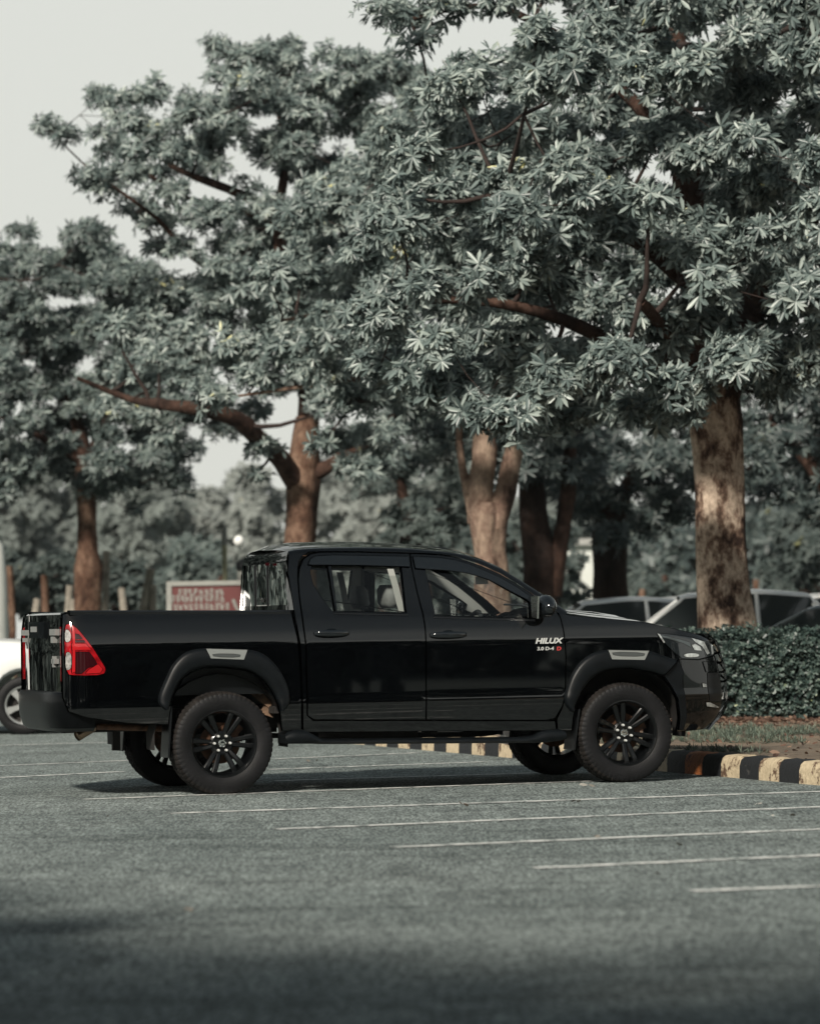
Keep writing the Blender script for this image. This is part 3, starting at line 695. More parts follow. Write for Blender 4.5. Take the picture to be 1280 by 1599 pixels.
# front bumper (flank part + face), grille
def fb(mb):
    o = [(1058, 1032), (1066, 1031), (1090, 1032), (1114, 1026), (1119, 1040), (1124, 1060), (1127, 1085), (1125, 1108), (1112, 1128), (1098, 1139), (1060, 1143), (1057, 1142), (1060, 1122), (1057, 1093), (1047, 1074), (1036, 1058)]
    panel(mb, P_(o), sm=0, depth=.03, step=.025)
FBs = both('front_bumper', fb, PAINT)
def fb2(mb):
    panel(mb, P_([(1097, 1034.5), (1117, 1035), (1121, 1047), (1113, 1049.5), (1102, 1050)]), off=.008, depth=.01, sm=0, step=.012)
both('bumper_facet', fb2, SILVER if False else PAINT, parent=FBs)
fb3 = [lambda mb: panel(mb, P_([(1102, 1098), (1108, 1098), (1122, 1105), (1121, 1106.5), (1103, 1104)]), off=.008, depth=.006, sm=0, step=.01),
    lambda mb: panel(mb, P_([(1096, 1068), (1102, 1069), (1103, 1074), (1097, 1074)]), off=.008, depth=.006, sm=0, step=.01)]
both('chrome_accent', fb3, HEADL, parent=FBs)
def fb4(mb):
    panel(mb, P_([(1104, 1052), (1121, 1051), (1125, 1070), (1125, 1096), (1108, 1096), (1105, 1076)]), off=.004, depth=.006, sm=0, step=.02)
both('fog_lamp_recess', fb4, TRIM, parent=FBs)
def fb5(mb):
    panel(mb, P_([(1058, 1033), (1036, 1056), (1048, 1073), (1058, 1093), (1061, 1122), (1059, 1141), (1066, 1141), (1071, 1120), (1069, 1093), (1064, 1066), (1066, 1050)]), off=.016, depth=.02, sm=0, step=.02)
both('bumper_arch_trim', fb5, PLASTIC, parent=FBs)
m = MB(); rows = []
for z in np.linspace(.36, 1.10, 14):
    row = []
    xe = XC(z)-.055; ye = W(xe, z)
    for t in np.linspace(-1, 1, 31):
        y = t*ye; b = Pz(z); u = (1-min(.999, abs(y)/b)**2.6)**(1/2.6); row.append((3.3+(XC(z)-3.3)*u, y, z))
    rows.append(row)
m.grid(rows); FF = m.build('front_bumper', PAINT, TRUCK, angle=60); FF['label'] = 'front fascia panel of the truck'
for z in (.72, .79, .86, .93, 1.0, 1.05):
    m = MB(); m.tube([(XC(z)-.012-.11*(t*t)**1.2, t*.38, z) for t in np.linspace(-1, 1, 11)], .009, 6); m.build('grille_bar', TRIM, TRUCK)
m = MB(); m.lathe([(0, .0), (.01, .05), (0, .062)], 24, (0, 0, 0), 'Y'); o = m.build('emblem', CHROME, TRUCK); o.location = (XC(.9)+.03, 0, .9); o.rotation_euler = (0, 0, R(90))
# wheel arch flares
def flare(O, I):
    def f(mb):
        O2, I2 = chaikin(P_(O, .02), 2, closed=False), chaikin(P_(I, .03), 2, closed=False); n = min(len(O2), len(I2)); rows = []
        prof = [(-.02, -.002), (0, .012), (.06, .030), (.18, .040), (.50, .046), (.80, .044), (.95, .034), (1.0, .016), (1.0, -.12)]
        for i in range(n):
            o_, i_ = O2[i], I2[i]; row = []
            for t, h in prof:
                x = o_[0]+(i_[0]-o_[0])*t; z = o_[1]+(i_[1]-o_[1])*t; xx = o_[0]+(i_[0]-o_[0])*.1; zz = o_[1]+(i_[1]-o_[1])*.1
                row.append((x, -(max(W(x, z), .5*(W(x, z)+W(xx, zz)))+h), z))
            rows.append(row)
        mb.grid(rows)
        for r in (rows[0], rows[-1]): mb.add(r, [tuple(range(len(r)))])
    return f
FRs = both('wheel_arch_flare', flare(flareR_o, flareR_i), PLASTIC, angle=50); FFs = both('wheel_arch_flare', flare(flareF_o, flareF_i), PLASTIC, angle=50)
def ins(p):
    return lambda mb: panel(mb, P_(p, .04), off=.0475, depth=.012, sm=0, step=.02)
both('silver_insert', ins([(321.5, 1014), (386, 1015.8), (380.5, 1031), (329, 1029)]), SILVER, parent=FRs)
both('silver_insert', ins([(949, 1016), (1012.6, 1017.3), (1006, 1031.4), (955, 1030.5)]), SILVER, parent=FFs)
ins2 = lambda p: (lambda mb: panel(mb, P_(p, .045), off=.0515, depth=.004, sm=1, step=.02))
DKS = simple('insert_grey', (.10, .11, .11), .4, metal=.4)
both('insert_recess', ins2([(331, 1022), (376, 1022.5), (373, 1027.5), (334, 1026.5)]), DKS, parent=FRs)
both('insert_recess', ins2([(955, 1019), (1007, 1020.5), (1004, 1026), (958, 1025)]), DKS, parent=FFs)
# wheels
WR = .3755
def tyre():
    mb = MB(); hwd = .131
    prof = [(-.100, .238), (-.118, .246), (-.127, .262), (-.134, .290), (-.1345, .318), (-.131, .341), (-.124, .357), (-.116, .3655), (-.100, .3715), (-.075, .3745), (-.070, .368), (-.060, .368), (-.055, WR), (-.015, WR), (-.010, .368), (0, .368)]
    prof = prof+[(-h, r) for h, r in prof[:-1][::-1]]
    n = len(prof)
    def fn(k, i, r, h):
        ii = min(i, n-1-i); q = (k+(2 if i > n/2 else 0)) % 4
        if 6 <= ii <= 9 and q == 0: r -= .005; h *= .992
        if ii == 5 and (k % 4) == 0: r -= .0015; h *= .985
        if 12 <= ii <= 13 and (k+1) % 4 == 0: r -= .007
        
        return r, h
    mb.lathe(prof, 240, fn=fn); return mb
def lettering(txt, size, ext=.002, bold=0.0, shear=0.0, space=1.0):
    c = bpy.data.curves.new('lettering', 'FONT'); c.body = txt; c.size = size; c.extrude = ext; c.offset = bold; c.shear = shear; c.space_character = space
    c.align_x = 'CENTER'; c.align_y = 'CENTER'; ob = bpy.data.objects.new('tmp', c); link(ob)
    dg = bpy.context.evaluated_depsgraph_get(); me = bpy.data.meshes.new_from_object(ob.evaluated_get(dg)); bpy.data.objects.remove(ob); return me
def make_wheel():
    root = link(bpy.data.objects.new('wheel', None)); root.parent = TRUCK
    ty = tyre().build('tyre', [RUBBER, TREADM], root, angle=30)
    me = ty.data
    for p in me.polygons:
        c = p.center; r = math.hypot(c.x, c.z)
        if r > .352: p.material_index = 1
    mb = MB()   # barrel and lip; outboard is -y
    mb.lathe([(.11, .232), (.105, .238), (.06, .222), (-.06, .222), (-.105, .234), (-.112, .245), (-.120, .247), (-.121, .240), (-.112, .232), (-.096, .222), (-.06, .212), (.10, .214), (.11, .232)], 96)
    # hub disc
    mb.lathe([(-.058, 0.0), (-.062, .035), (-.060, .052), (-.066, .074), (-.058, .088), (-.03, .088), (-.01, .07), (-.01, 0)], 48)
    for k in range(6):
        base = R(60*k+3)
        for sgn in (-1, 1):
            rows = []
            for j in range(9):
                t = j/8; r = .066+(.226-.066)*t; an = base+sgn*R(10.5-1.5*t); y = -.060-.036*math.sin(t*1.45)-.004*t; wd = .0165+.003*t
                c = Vector((r*math.cos(an), 0, r*math.sin(an))); tg = Vector((-math.sin(an), 0, math.cos(an)))
                rows.append([c+tg*wd+Vector((0, y+.035, 0)), c+tg*wd+Vector((0, y+.007, 0)), c+tg*wd*.55+Vector((0, y, 0)), c-tg*wd*.55+Vector((0, y, 0)), c-tg*wd+Vector((0, y+.007, 0)), c-tg*wd+Vector((0, y+.035, 0))])
            mb.grid(rows, closed=True)
    mb.build('rim', RIMM, root, angle=35)
    for k in range(6):
        mb = MB(); an = R(60*k); c = (.0585*math.cos(an), 0, .0585*math.sin(an)); mb.lathe([(-.05, .0105), (-.080, .0105), (-.090, .0075), (-.093, 0)], 8, c); mb.build('lug_nut', BADGEM, root, angle=35)
    mb = MB(); mb.lathe([(-.06, .030), (-.074, .030), (-.080, .024), (-.078, .018), (-.080, .010), (-.080, 0)], 24)
    mb.build('hub_cap', CHROME, root, angle=35)
    mb = MB(); mb.lathe([(.0, .03), (.0, .15), (.022, .15), (.022, .03)], 36); mb.build('brake_disc', RUST, root, angle=35)
    mb = MB(); mb.box((.10, .012, .10), (.10, .07, .10), Matrix.Rotation(R(45), 3, 'Y')); mb.build('brake_caliper', RUST, root, smooth=False)
    return root
wh = make_wheel(); TRK = .775
w0 = L(348.5, 1161, -TRK-.1)[0]; w1 = L(976.5, 1146, -TRK-.1)[0]
print('wheels at', w0, w1)
pos = [(w0, -TRK, 0, 0), (w1, -TRK, 0, 21), (w0, TRK, math.pi, 10), (w1, TRK, math.pi, 40)]
for i, (x, y, rz, sp) in enumerate(pos):
    o = wh if i == 0 else copy_tree(wh, TRUCK)
    o.location = (x, y, WR-.006); o.rotation_euler = (0, R(sp), rz)
# side steps
def step_(mb):
    y0 = -.93
    def q(px, py, y=y0): return L(px, py, y)
    secs = [(446, 1149, 1162.5), (452, 1144, 1163), (462, 1141, 1163), (476, 1140.5, 1163), (490, 1147, 1163), (502, 1154, 1163.5), (520, 1155, 1163.5), (700, 1153.5, 1162.5), (820, 1152.5, 1161.5), (836, 1150, 1161.5), (846, 1144, 1161), (858, 1141, 1160.5), (878, 1140, 1158), (884, 1143, 1156)]
    rows = []
    for (px, pt, pb) in secs:
        x, zt_ = q(px, pt); _, zb_ = q(px, pb); zm = (zt_+zb_)/2; h = (zt_-zb_)/2
        inn = -.70
        rows.append([(x, inn, zt_-.002), (x, -.86, zt_), (x, -.915, zt_-.004), (x, -.935, zm+h*.35), (x, -.938, zm-h*.3), (x, -.925, zb_+.006), (x, -.88, zb_), (x, inn, zb_)])
    mb.grid(rows, closed=True)
    for r in (rows[0], rows[-1]): mb.add(r, [tuple(range(8))])
STP = both('side_step', step_, PLASTIC, angle=50)
brk = [lambda mb, x=x: mb.box((x, -.72, .42), (.06, .22, .05)) for x in (.75, 1.6, 2.4)]
[both('step_bracket', f, UNDER, parent=STP) for f in brk]
# mirrors
def mir(mb):
    x, z = L(846, 950, -1.0); rows = []
    for j in range(11):
        t = j/10; y = -.90-.20*t; k = math.sin(math.pi*min(1, .18+t*.82))**.5 if t < 1 else .3
        rows.append([(x+.02+.075*k*math.cos(a)+.02, y, z+.02*(1-t)+.085*k*math.sin(a)) for a in [2*math.pi*i/16 for i in range(16)]])
    mb.grid(rows, closed=True); mb.add(rows[-1], [tuple(range(16))]); mb.add(rows[0], [tuple(range(16))])
    mb.tube([(x+.06, -.80, z-.03), (x+.05, -.87, z-.035), (x+.04, -.93, z-.02)], [.035, .028, .03], 8)
MIR = both('side_mirror', mir, GLOSS, angle=60)
def mirg(mb):
    x, z = L(835, 950, -1.0)
    plate(mb, x-.005, .012, [(-1.085, z+.085), (-.925, z+.085), (-.935, z-.07), (-1.06, z-.08)])
both('mirror_glass', mirg, CHROME, parent=MIR)
# badge lettering on the front door
def place_text(txt, px, py, hpx, lenpx, mat, shear=0.0, bold=0.0):
    x, z = LS(px, py); me = lettering(txt, .1, .002, bold, shear); vs = np.array([v.co[:] for v in me.vertices]); w_ = np.ptp(vs[:, 0]); h_ = np.ptp(vs[:, 1])
    (xa, _), (xb, _) = LS(px-lenpx/2, py), LS(px+lenpx/2, py); (_, za), (_, zb_) = LS(px, py-hpx/2), LS(px, py+hpx/2)
    for s in (-1,):
        ob = link(bpy.data.objects.new('badge', me)); ob.parent = FDs[0]; me.materials.append(mat)
        n_ = nrmW(x, z); ex = Vector((1, 0, 0)); ez = n_.cross(ex).normalized()*-1
        if ez.z < 0: ez = -ez
        M = Matrix((( (xb-xa)/w_*ex.x, (za-zb_)/h_*ez.x, n_.x, x), (0, (za-zb_)/h_*ez.y, n_.y, -(W(x, z))+n_.y*.003), (0, (za-zb_)/h_*ez.z, n_.z, z), (0, 0, 0, 1)))
        ob.matrix_local = M
    return ob
place_text('HILUX', 855.5, 1002, 9, 44, BADGEM, .25, .004)['label'] = 'chrome letters reading HILUX'
place_text('3.0 D-4', 851, 1014, 5.5, 26, BADGEM, .1, .002)['label'] = 'small chrome letters reading 3.0 D-4'
place_text('D', 872, 1014, 6, 7, BADGE_RED, .1, .004)['label'] = 'small red badge letter D'
# chassis, arches, mud flaps, exhaust
m = MB()
for s in (-1, 1): m.box((1.35, s*.42, .53), (4.9, .09, .14))
for x in (-.9, .3, 1.1, 2.0, 2.9, 3.5): m.box((x, 0, .53), (.10, .84, .10))
m.box((1.45, 0, .60), (2.1, 1.60, .05)); m.box((w1+.05, 0, .68), (1.25, 1.0, .42)); m.tube([(w0, -.68, .375), (w0, .68, .375)], .05, 10); m.lathe([(-.15, .0), (-.12, .1), (0, .15), (.12, .1), (.15, 0)], 18, (w0, .0, .375))
m.tube([(w1, -.68, .36), (w1, .68, .36)], .04, 8); m.box((w1-.1, 0, .40), (.7, .5, .10)); m.box((1.3, .28, .42), (.9, .42, .2))
m.build('chassis', UNDER, TRUCK, smooth=False)
def arch(cx, dz=0):
    def f(mb):
        rows = []
        for k in range(15):
            a = R(-8+196*k/14); rows.append([(cx+.50*math.cos(a), y, WR+.02+.475*math.sin(a)) for y in (-.83, -.55)])
        mb.grid(rows); mb.add([(cx+.50*math.cos(R(a)), -.55, WR+.02+.475*math.sin(R(a))) for a in range(40, 141, 10)]+[(cx-.38, -.55, .56), (cx+.38, -.55, .56)], [tuple(range(13))]) if cx > 1 else None
    return f
both('wheel_arch_liner', arch(w0), UNDER); both('wheel_arch_liner', arch(w1), UNDER)
def mudb(mb):                        # bracket and damper seen in the rear arch
    (a, za), (b, zb_) = L(372, 1068, -.6), L(432, 1100, -.6)
    mb.box(((a+b)/2+.02, -.62, (za+zb_)/2), (.22, .04, .10), Matrix.Rotation(R(38), 3, 'Y')); x, z = L(374, 1071, -.6); mb.box((x, -.62, z), (.06, .03, .10), taper=.4)
    x, z = L(422, 1098, -.6); mb.box((x, -.60, z), (.10, .05, .20), Matrix.Rotation(R(20), 3, 'Y'), taper=.6)
    x, z = L(350, 1062, -.5); mb.box((x, -.5, z), (.6, .05, .03))
both('suspension_bracket', mudb, MUD)
def flap(px, off):
    def f(mb):
        (x0, z0), (x1, z1) = L(px, 1104, -.8), L(px-5, 1184, -.8)
        rows = [[(x0+(x1-x0)*t+d, y, z0+(z1-z0)*t) for y, d in ((-.90, .0), (-.66, 0), (-.66, .012), (-.90, .012))] for t in np.linspace(0, 1, 5)]
        mb.grid(rows, closed=True)
    return f
both('mud_flap', flap(262, 0), TRIM)
def flap2(mb):
    (x0, z0), (x1, z1) = L(897, 1108, -.8), L(889, 1172, -.8)
    rows = [[(x0+(x1-x0)*t+d, y, z0+(z1-z0)*t) for y, d in ((-.89, .0), (-.66, 0), (-.66, .012), (-.89, .012))] for t in np.linspace(0, 1, 5)]
    mb.grid(rows, closed=True)
both('mud_flap', flap2, TRIM)
m = MB(); ey = -.55
q = [L(a, b, ey) for a, b in [(262, 1139), (200, 1137), (150, 1135.5)]]
m.tube([(x, ey, z) for x, z in q], .024, 12); m.tube([(q[0][0]+.4, ey+.15, .50), (q[0][0], ey, q[0][1])], .024, 12); EX = m.build('exhaust_pipe', RUST, TRUCK)
a, b = L(146, 1136, ey), L(119, 1151, ey)
m = MB(); m.tube([(a[0], ey, a[1]), ((a[0]+b[0])/2, ey-.01, (a[1]+b[1])/2), (b[0], ey-.03, b[1])], [.035, .037, .037], 16, cap=False); m.tube([(b[0]+.01, ey-.03, b[1]+.005), (b[0]+.04, ey-.02, b[1]+.02)], [.033, .033], 16)
m.build('tail_pipe', simple('tail_pipe_metal', (.30, .22, .15), .35, metal=.8, vary=.3), EX)
m = MB(); a = L(181, 1158, -.3); m.box((a[0], -.3, a[1]), (.055, .05, .14)); m.build('tow_hook', UNDER, TRUCK)
# cabin
SHIN = simple('pillar_trim_grey', (.42, .43, .41), .8)
_fd = [p for p in front_door if p[1] > 1.24]+[LS(870, 967), LS(664, 961.5)]
_rd = [LS(663, 961), LS(525, 957), LS(478, 955)]+[p for p in rear_door if p[1] > 1.28]
both('frame_trim', lambda mb: panel(mb, _fd, [fd_hole], off=-.056, depth=.004, sm=0, hs=0, step=.05), SHIN, parent=FDs)
both('frame_trim', lambda mb: panel(mb, _rd, [rd_hole1, rd_hole2], off=-.056, depth=.004, sm=0, hs=0, step=.05), SHIN, parent=RDs)
m = MB(); fl = [(.60, .62), (.62, .56), (1.2, .52), (2.3, .52), (2.55, .85), (2.6, 1.2)]
m.grid([[(x, y, z) for y in (-.80, 0, .80)] for x, z in fl]); m.grid([[(.60, y, z) for y in (-.8, .8)] for z in (.5, 1.36)])
m.build('cabin_floor', DASH, TRUCK, angle=30)
def cards(mb):
    mb.grid([[(x, -.80, z) for z in (.60, 1.22)] for x in (.65, 2.45)])
both('door_card', cards, simple('door_card_grey', (.10, .105, .10), .7))
def seat(x, y, wdt=.50, bench=False):
    root = link(bpy.data.objects.new('seat', None)); root.parent = TRUCK; root.location = (x, y, .62)
    def pad(name, secs, mat):
        mb = MB(); rows = []
        for (cx, cz, d, wd) in secs:
            rows.append([(cx+d*(abs(math.cos(a))**.6*math.copysign(1, math.cos(a))), wd*(abs(math.sin(a))**.5*math.copysign(1, math.sin(a))), cz) for a in [2*math.pi*k/20+.01 for k in range(20)]])
        mb.grid(rows, closed=True); mb.add(rows[0], [tuple(range(20))]); mb.add(rows[-1], [tuple(range(20))]); return mb.build(name, mat, root, angle=60)
    h = wdt/2
    pad('cushion', [(.25, 0, .24, h), (.25, .08, .27, h), (.25, .16, .25, h*.95), (.25, .185, .18, h*.85)], CLOTH)
    pad('backrest', [(.02, .10, .07, h), (-.03, .28, .08, h), (-.09, .50, .075, h*.96), (-.13, .64, .06, h*.86), (-.145, .68, .03, h*.7)], CLOTH)
    for yy in ((0,) if not bench else (-.38, .38)):
        o = pad('headrest', [(-.15, .71, .035, .11), (-.155, .75, .055, .14), (-.165, .85, .05, .135), (-.17, .885, .03, .10)], CLOTH); o.location.y = yy
    return root
seat(1.55, -.38); seat(1.55, .38); seat(.78, 0, 1.30, True)
m = MB(); rows = []
for t in np.linspace(-1, 1, 13):
    rows.append([(2.52, t*.76, .75), (2.16+.03*t*t, t*.76, .80), (2.12+.04*t*t, t*.76, 1.12), (2.18, t*.76, 1.19+.015*math.cos(t*6)), (2.40, t*.76, 1.20), (2.60, t*.74, 1.20)])
m.grid(rows); m.build('dashboard', DASH, TRUCK, angle=60)
m = MB(); c = Vector((2.02, -.38, 1.13)); tilt = Matrix.Rotation(R(-64), 3, 'Y'); ring = [c+tilt @ Vector((.185*math.cos(a), .185*math.sin(a), 0)) for a in [2*math.pi*k/28 for k in range(29)]]
m.tube(ring, .016, 8, cap=False)
for a in (R(0), R(180), R(270)): m.tube([c, c+tilt @ Vector((.18*math.sin(a), .18*math.cos(a), 0))], .02, 6)
m.tube([c, c+tilt @ Vector((0, 0, -.05))], [.07, .05], 14); m.build('steering_wheel', DASH, TRUCK)
m = MB(); a = L(748, 903, 0)
m.box((a[0]+.02, 0, a[1]-.02), (.03, .22, .06)); m.build('inner_mirror', DASH, TRUCK)
def beltf(mb): mb.grid([[(1.30+dx, -.70, 1.62), (1.33+dx, -.715, 1.5), (1.36+dx, -.735, 1.35), (1.42+dx, -.75, 1.15)] for dx in (0, .05)])
both('pillar_trim', beltf, LINER)
print('truck done')

# ================================================================== VEGETATION
LEAFV = np.array([[0, 0, 0], [-.10, .30, .02], [-.135, .68, .015], [0, 1.0, -.03], [.135, .68, .015], [.10, .30, .02], [0, .6, -.045]])
def rosettes(P, A, size, rng, nleaf=(7, 10), wide=1.0, cone=(58, 100)):
    """star shaped leaf whorls: P points, A axes -> verts, faces (2 pentagons per leaf)"""
    V = []; n = len(P); tot = 0
    A = A/np.linalg.norm(A, axis=1)[:, None]
    ref = np.where(np.abs(A[:, 2:3]) < .9, np.array([[0, 0, 1.]]), np.array([[1., 0, 0]]))
    U = np.cross(A, ref); U /= np.linalg.norm(U, axis=1)[:, None]; Vv = np.cross(A, U)
    out = []
    szr = size*rng.choice([.62, .8, .95, 1.08, 1.2], n)
    for k in range(nleaf[1]):
        use = rng.random(n) < (1 if k < nleaf[0] else .5)
        if not use.any(): continue
        a = 2*np.pi*k/nleaf[1]+rng.normal(0, .18, n)+rng.random(n)*.3; ti = np.radians(rng.uniform(cone[0], cone[1], n)); ln = szr*rng.uniform(.72, 1.1, n)
        d = A*np.cos(ti)[:, None]+(U*np.cos(a)[:, None]+Vv*np.sin(a)[:, None])*np.sin(ti)[:, None]
        d[:, 2] -= .18; d /= np.linalg.norm(d, axis=1)[:, None]
        sdv = np.cross(d, A); sdv /= np.linalg.norm(sdv, axis=1)[:, None]+1e-9; up = np.cross(sdv, d)
        lv = LEAFV[None]*np.array([wide, 1, 1])
        v = P[:, None]+(sdv[:, None]*lv[:, :, 0:1]+d[:, None]*lv[:, :, 1:2]+up[:, None]*lv[:, :, 2:3])*ln[:, None, None]
        out.append(v[use])
    return np.concatenate(out)           # (m,7,3)
def leaves_mesh(name, LV, mat, parent):
    m_ = len(LV); me = bpy.data.meshes.new(name); me.vertices.add(m_*7); me.vertices.foreach_set('co', LV.reshape(-1).astype('f'))
    base = np.array([0, 6, 3, 2, 1, 0, 5, 4, 3, 6]); idx = (np.arange(m_)[:, None]*7+base).reshape(-1)
    me.loops.add(m_*10); me.loops.foreach_set('vertex_index', idx.astype('i'))
    me.polygons.add(m_*2); me.polygons.foreach_set('loop_start', (np.arange(m_*2)*5).astype('i')); me.polygons.foreach_set('loop_total', np.full(m_*2, 5, 'i'))
    me.materials.append(mat); me.update(calc_edges=True); me.validate()
    o = link(bpy.data.objects.new(name, me)); o.parent = parent; return o
def curve_pts(a, b, sag, rnd, n=7):
    a, b = Vector(a), Vector(b); ln = (b-a).length; out = []
    j1 = Vector((rnd.uniform(-1, 1), rnd.uniform(-1, 1), rnd.uniform(-.6, .6)))*ln*.07
    for i in range(n):
        t = i/(n-1); p = a.lerp(b, t); p.z += sag*ln*math.sin(math.pi*t)*.5
        out.append(p+j1*math.sin(math.pi*t*2)*.6+Vector((rnd.uniform(-1, 1), rnd.uniform(-1, 1), rnd.uniform(-1, 1)))*ln*.012)
    return out
def tree(label, trunk, limbs, clumps, seed, leafsize=.2, dens=1.0, bark=BARK2, leaf=LEAF, group=None, sides=20, cat='tree', name='broadleaf_tree', gnarl=.10, wide=.88, nl=(8, 11), limbbark=None):
    """trunk: [(point, radius)...]; limbs: list of [(point, radius)...]; clumps: [(centre, (rx,ry,rz), n)]"""
    base = Vector(trunk[0][0]); root = empty(name, base, 0, label, cat, group); rnd = random.Random(seed); rng = np.random.default_rng(seed)
    loc = lambda p: Vector(p)-base
    def smooth(pr, step):
        pts = [loc(p) for p, r in pr]; rr = [r for p, r in pr]; P2, R2 = [], []
        for i in range(len(pts)-1):
            k = max(2, int((pts[i+1]-pts[i]).length/step))
            p0 = pts[max(i-1, 0)]; p3 = pts[min(i+2, len(pts)-1)]
            for j in range(k):
                t = j/k; P2.append(.5*((2*pts[i])+(pts[i+1]-p0)*t+(2*p0-5*pts[i]+4*pts[i+1]-p3)*t*t+(-p0+3*pts[i]-3*pts[i+1]+p3)*t**3)); R2.append(rr[i]+(rr[i+1]-rr[i])*t)
        P2.append(pts[-1]); R2.append(rr[-1]); return P2, R2
    mb = MB(); P2, R2 = smooth(trunk, .12)
    ph = [rnd.uniform(0, 6.28) for _ in range(6)]; rows = []
    for i, (p, r) in enumerate(zip(P2, R2)):
        row = []
        for k in range(sides):
            a = 2*math.pi*k/sides; z = p.z
            q = 1+gnarl*(.5*math.sin(3*a+ph[0]+z*.7)+.35*math.sin(5*a+ph[1]-z*1.3)+.3*math.sin(2*a+z*2.3+ph[2])+.2*math.sin(9*a+ph[3]+z*3)*.6+.25*rnd.uniform(-.3, .3))
            row.append((p.x+math.cos(a)*r*q, p.y+math.sin(a)*r*q, p.z))
        rows.append(row)
    mb.grid(rows, closed=True); mb.add(rows[-1], [tuple(range(sides))]); mb.build('trunk', bark, root, angle=80)
    ends = []
    for lb in limbs:
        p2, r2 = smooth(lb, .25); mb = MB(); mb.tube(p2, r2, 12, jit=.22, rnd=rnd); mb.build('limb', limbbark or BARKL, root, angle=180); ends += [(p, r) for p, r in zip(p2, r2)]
    mb = MB()
    ends.append((P2[-1], R2[-1]))
    LVs = []
    for (c, rad, n) in clumps:
        c = np.array(loc(c)); rad = np.array(rad); n = max(6, int(n*dens))
        cv = Vector(c)
        # branch to the clump from the nearest limb point that is lower/inward
        best = min(ends, key=lambda e: (e[0]-cv).length+(.6*max(0, e[0].z-cv.z)))
        tgt = cv-Vector((0, 0, rad[2]*.35)); ln = (tgt-best[0]).length
        if ln > .15:
            pts_ = curve_pts(best[0], tgt, -.12, rnd, 6); r0 = min(best[1]*.7, .018+.016*ln); mb.tube(pts_, [r0*(1-.8*i/5)+.004 for i in range(6)], 6)
            ends += [(pts_[3], r0*.6)]
        d = rng.normal(size=(n, 3)); d /= np.linalg.norm(d, axis=1)[:, None]; d[:, 2] = np.where((d[:, 2] < -.35) & (rng.random(n) < .6), -d[:, 2], d[:, 2])
        rr = rng.uniform(.62, 1.05, n)**.8; P = c+d*rad*rr[:, None]; P += rng.normal(0, .05, (n, 3))
        A = d*np.array([1, 1, .8])+np.array([-.12, -.42, .42])+rng.normal(0, .35, (n, 3))
        LVs.append(rosettes(P, A, leafsize, rng, nl, wide))
        # twigs inside the clump
        for q in range(min(7, n//5)):
            e = Vector(P[rng.integers(n)]); mb.tube(curve_pts(tgt, e, -.1, rnd, 4), [.012, .009, .006, .004], 4, cap=False)
    mb.build('branches', TWIG, root, angle=180)
    lo = leaves_mesh('crown', np.concatenate(LVs), leaf, root); return root
def clumps_px(items, Y, rng, n0=40, dy=2.0, thick=.8):
    """items (px, py, rx_px, ry_px[, extra depth]) -> clumps at distance Y"""
    out = []
    for it in items:
        y = Y+(it[4] if len(it) > 4 else rng.uniform(-dy, dy)); c = D(it[0], it[1], y); k = y/FPX
        rx, rz = it[2]*k, it[3]*k; out.append((c, (rx, max(rx*thick, .25), rz), n0*(it[2]*it[3])/1100.0*(y/38)**2))
    return out
def fill_px(poly, step, rng, r=(34, 26), skip=0.0):
    xs_ = [p[0] for p in poly]; ys_ = [p[1] for p in poly]; out = []; row = 0
    y = min(ys_)
    while y < max(ys_):
        x = min(xs_)+(step/2 if row % 2 else 0)
        while x < max(xs_):
            X, Y_ = x+rng.uniform(-.38, .38)*step, y+rng.uniform(-.38, .38)*step
            if in_poly(X, Y_, poly) and rng.random() > skip: out.append((X, Y_, r[0]*rng.uniform(.75, 1.35), r[1]*rng.uniform(.75, 1.3)))
            x += step
        y += step*.8; row += 1
    return out
def PX(px, py, Y): return D(px, py, Y)
r1 = random.Random(11)
# --- tree 1: the big one beside the bonnet
Y1 = 38.2
poly = [(930, -60), (850, 50), (730, 95), (705, 140), (640, 190), (600, 300), (560, 400), (545, 520), (560, 600), (640, 620), (760, 665), (860, 650), (960, 660), (1040, 650), (1120, 640), (1200, 620), (1420, 640), (1420, -60)]
it = []
for a in fill_px(poly, 62, r1, (38, 25)):
    d = r1.uniform(-3.6, 3.2)
    if 1060 < a[0] < 1280 and 160 < a[1] < 520 and r1.random() < .08: continue
    if a[1] > 560: d = r1.uniform(-2.8, 1)
    it.append((*a, d))
it += [(600, 14, 40, 14, -.5), (655, 62, 22, 12, 0), (640, 30, 28, 12, .3), (690, 10, 40, 16, 0), (780, 6, 30, 10, 0), (840, -20, 50, 16, 1), (740, 110, 34, 24, -1),
       (790, 655, 42, 26, -3.4), (735, 640, 36, 22, -3.0), (700, 600, 44, 26, -2.6), (640, 590, 36, 24, -2.5), (1060, 130, 50, 26, -1.6), (1085, 240, 50, 28, -2), (1180, 300, 46, 26, -1.5), (1165, 420, 50, 28, -1.5), (1060, 360, 50, 28, -2.2), (920, 300, 50, 26, -3), (860, 345, 50, 26, -3), (1230, 260, 44, 24, .5), (1240, 380, 44, 24, .5), (1270, 460, 40, 24, 0), (1060, 20, 50, 24, -1), (1060, 610, 46, 28, -3.0), (1150, 560, 50, 28, -3.4), (860, 600, 44, 26, -3.2), (960, 570, 46, 28, -3.4)]
c1 = clumps_px(it, Y1, r1, n0=104)
p = lambda a, b, y=Y1: PX(a, b, y)
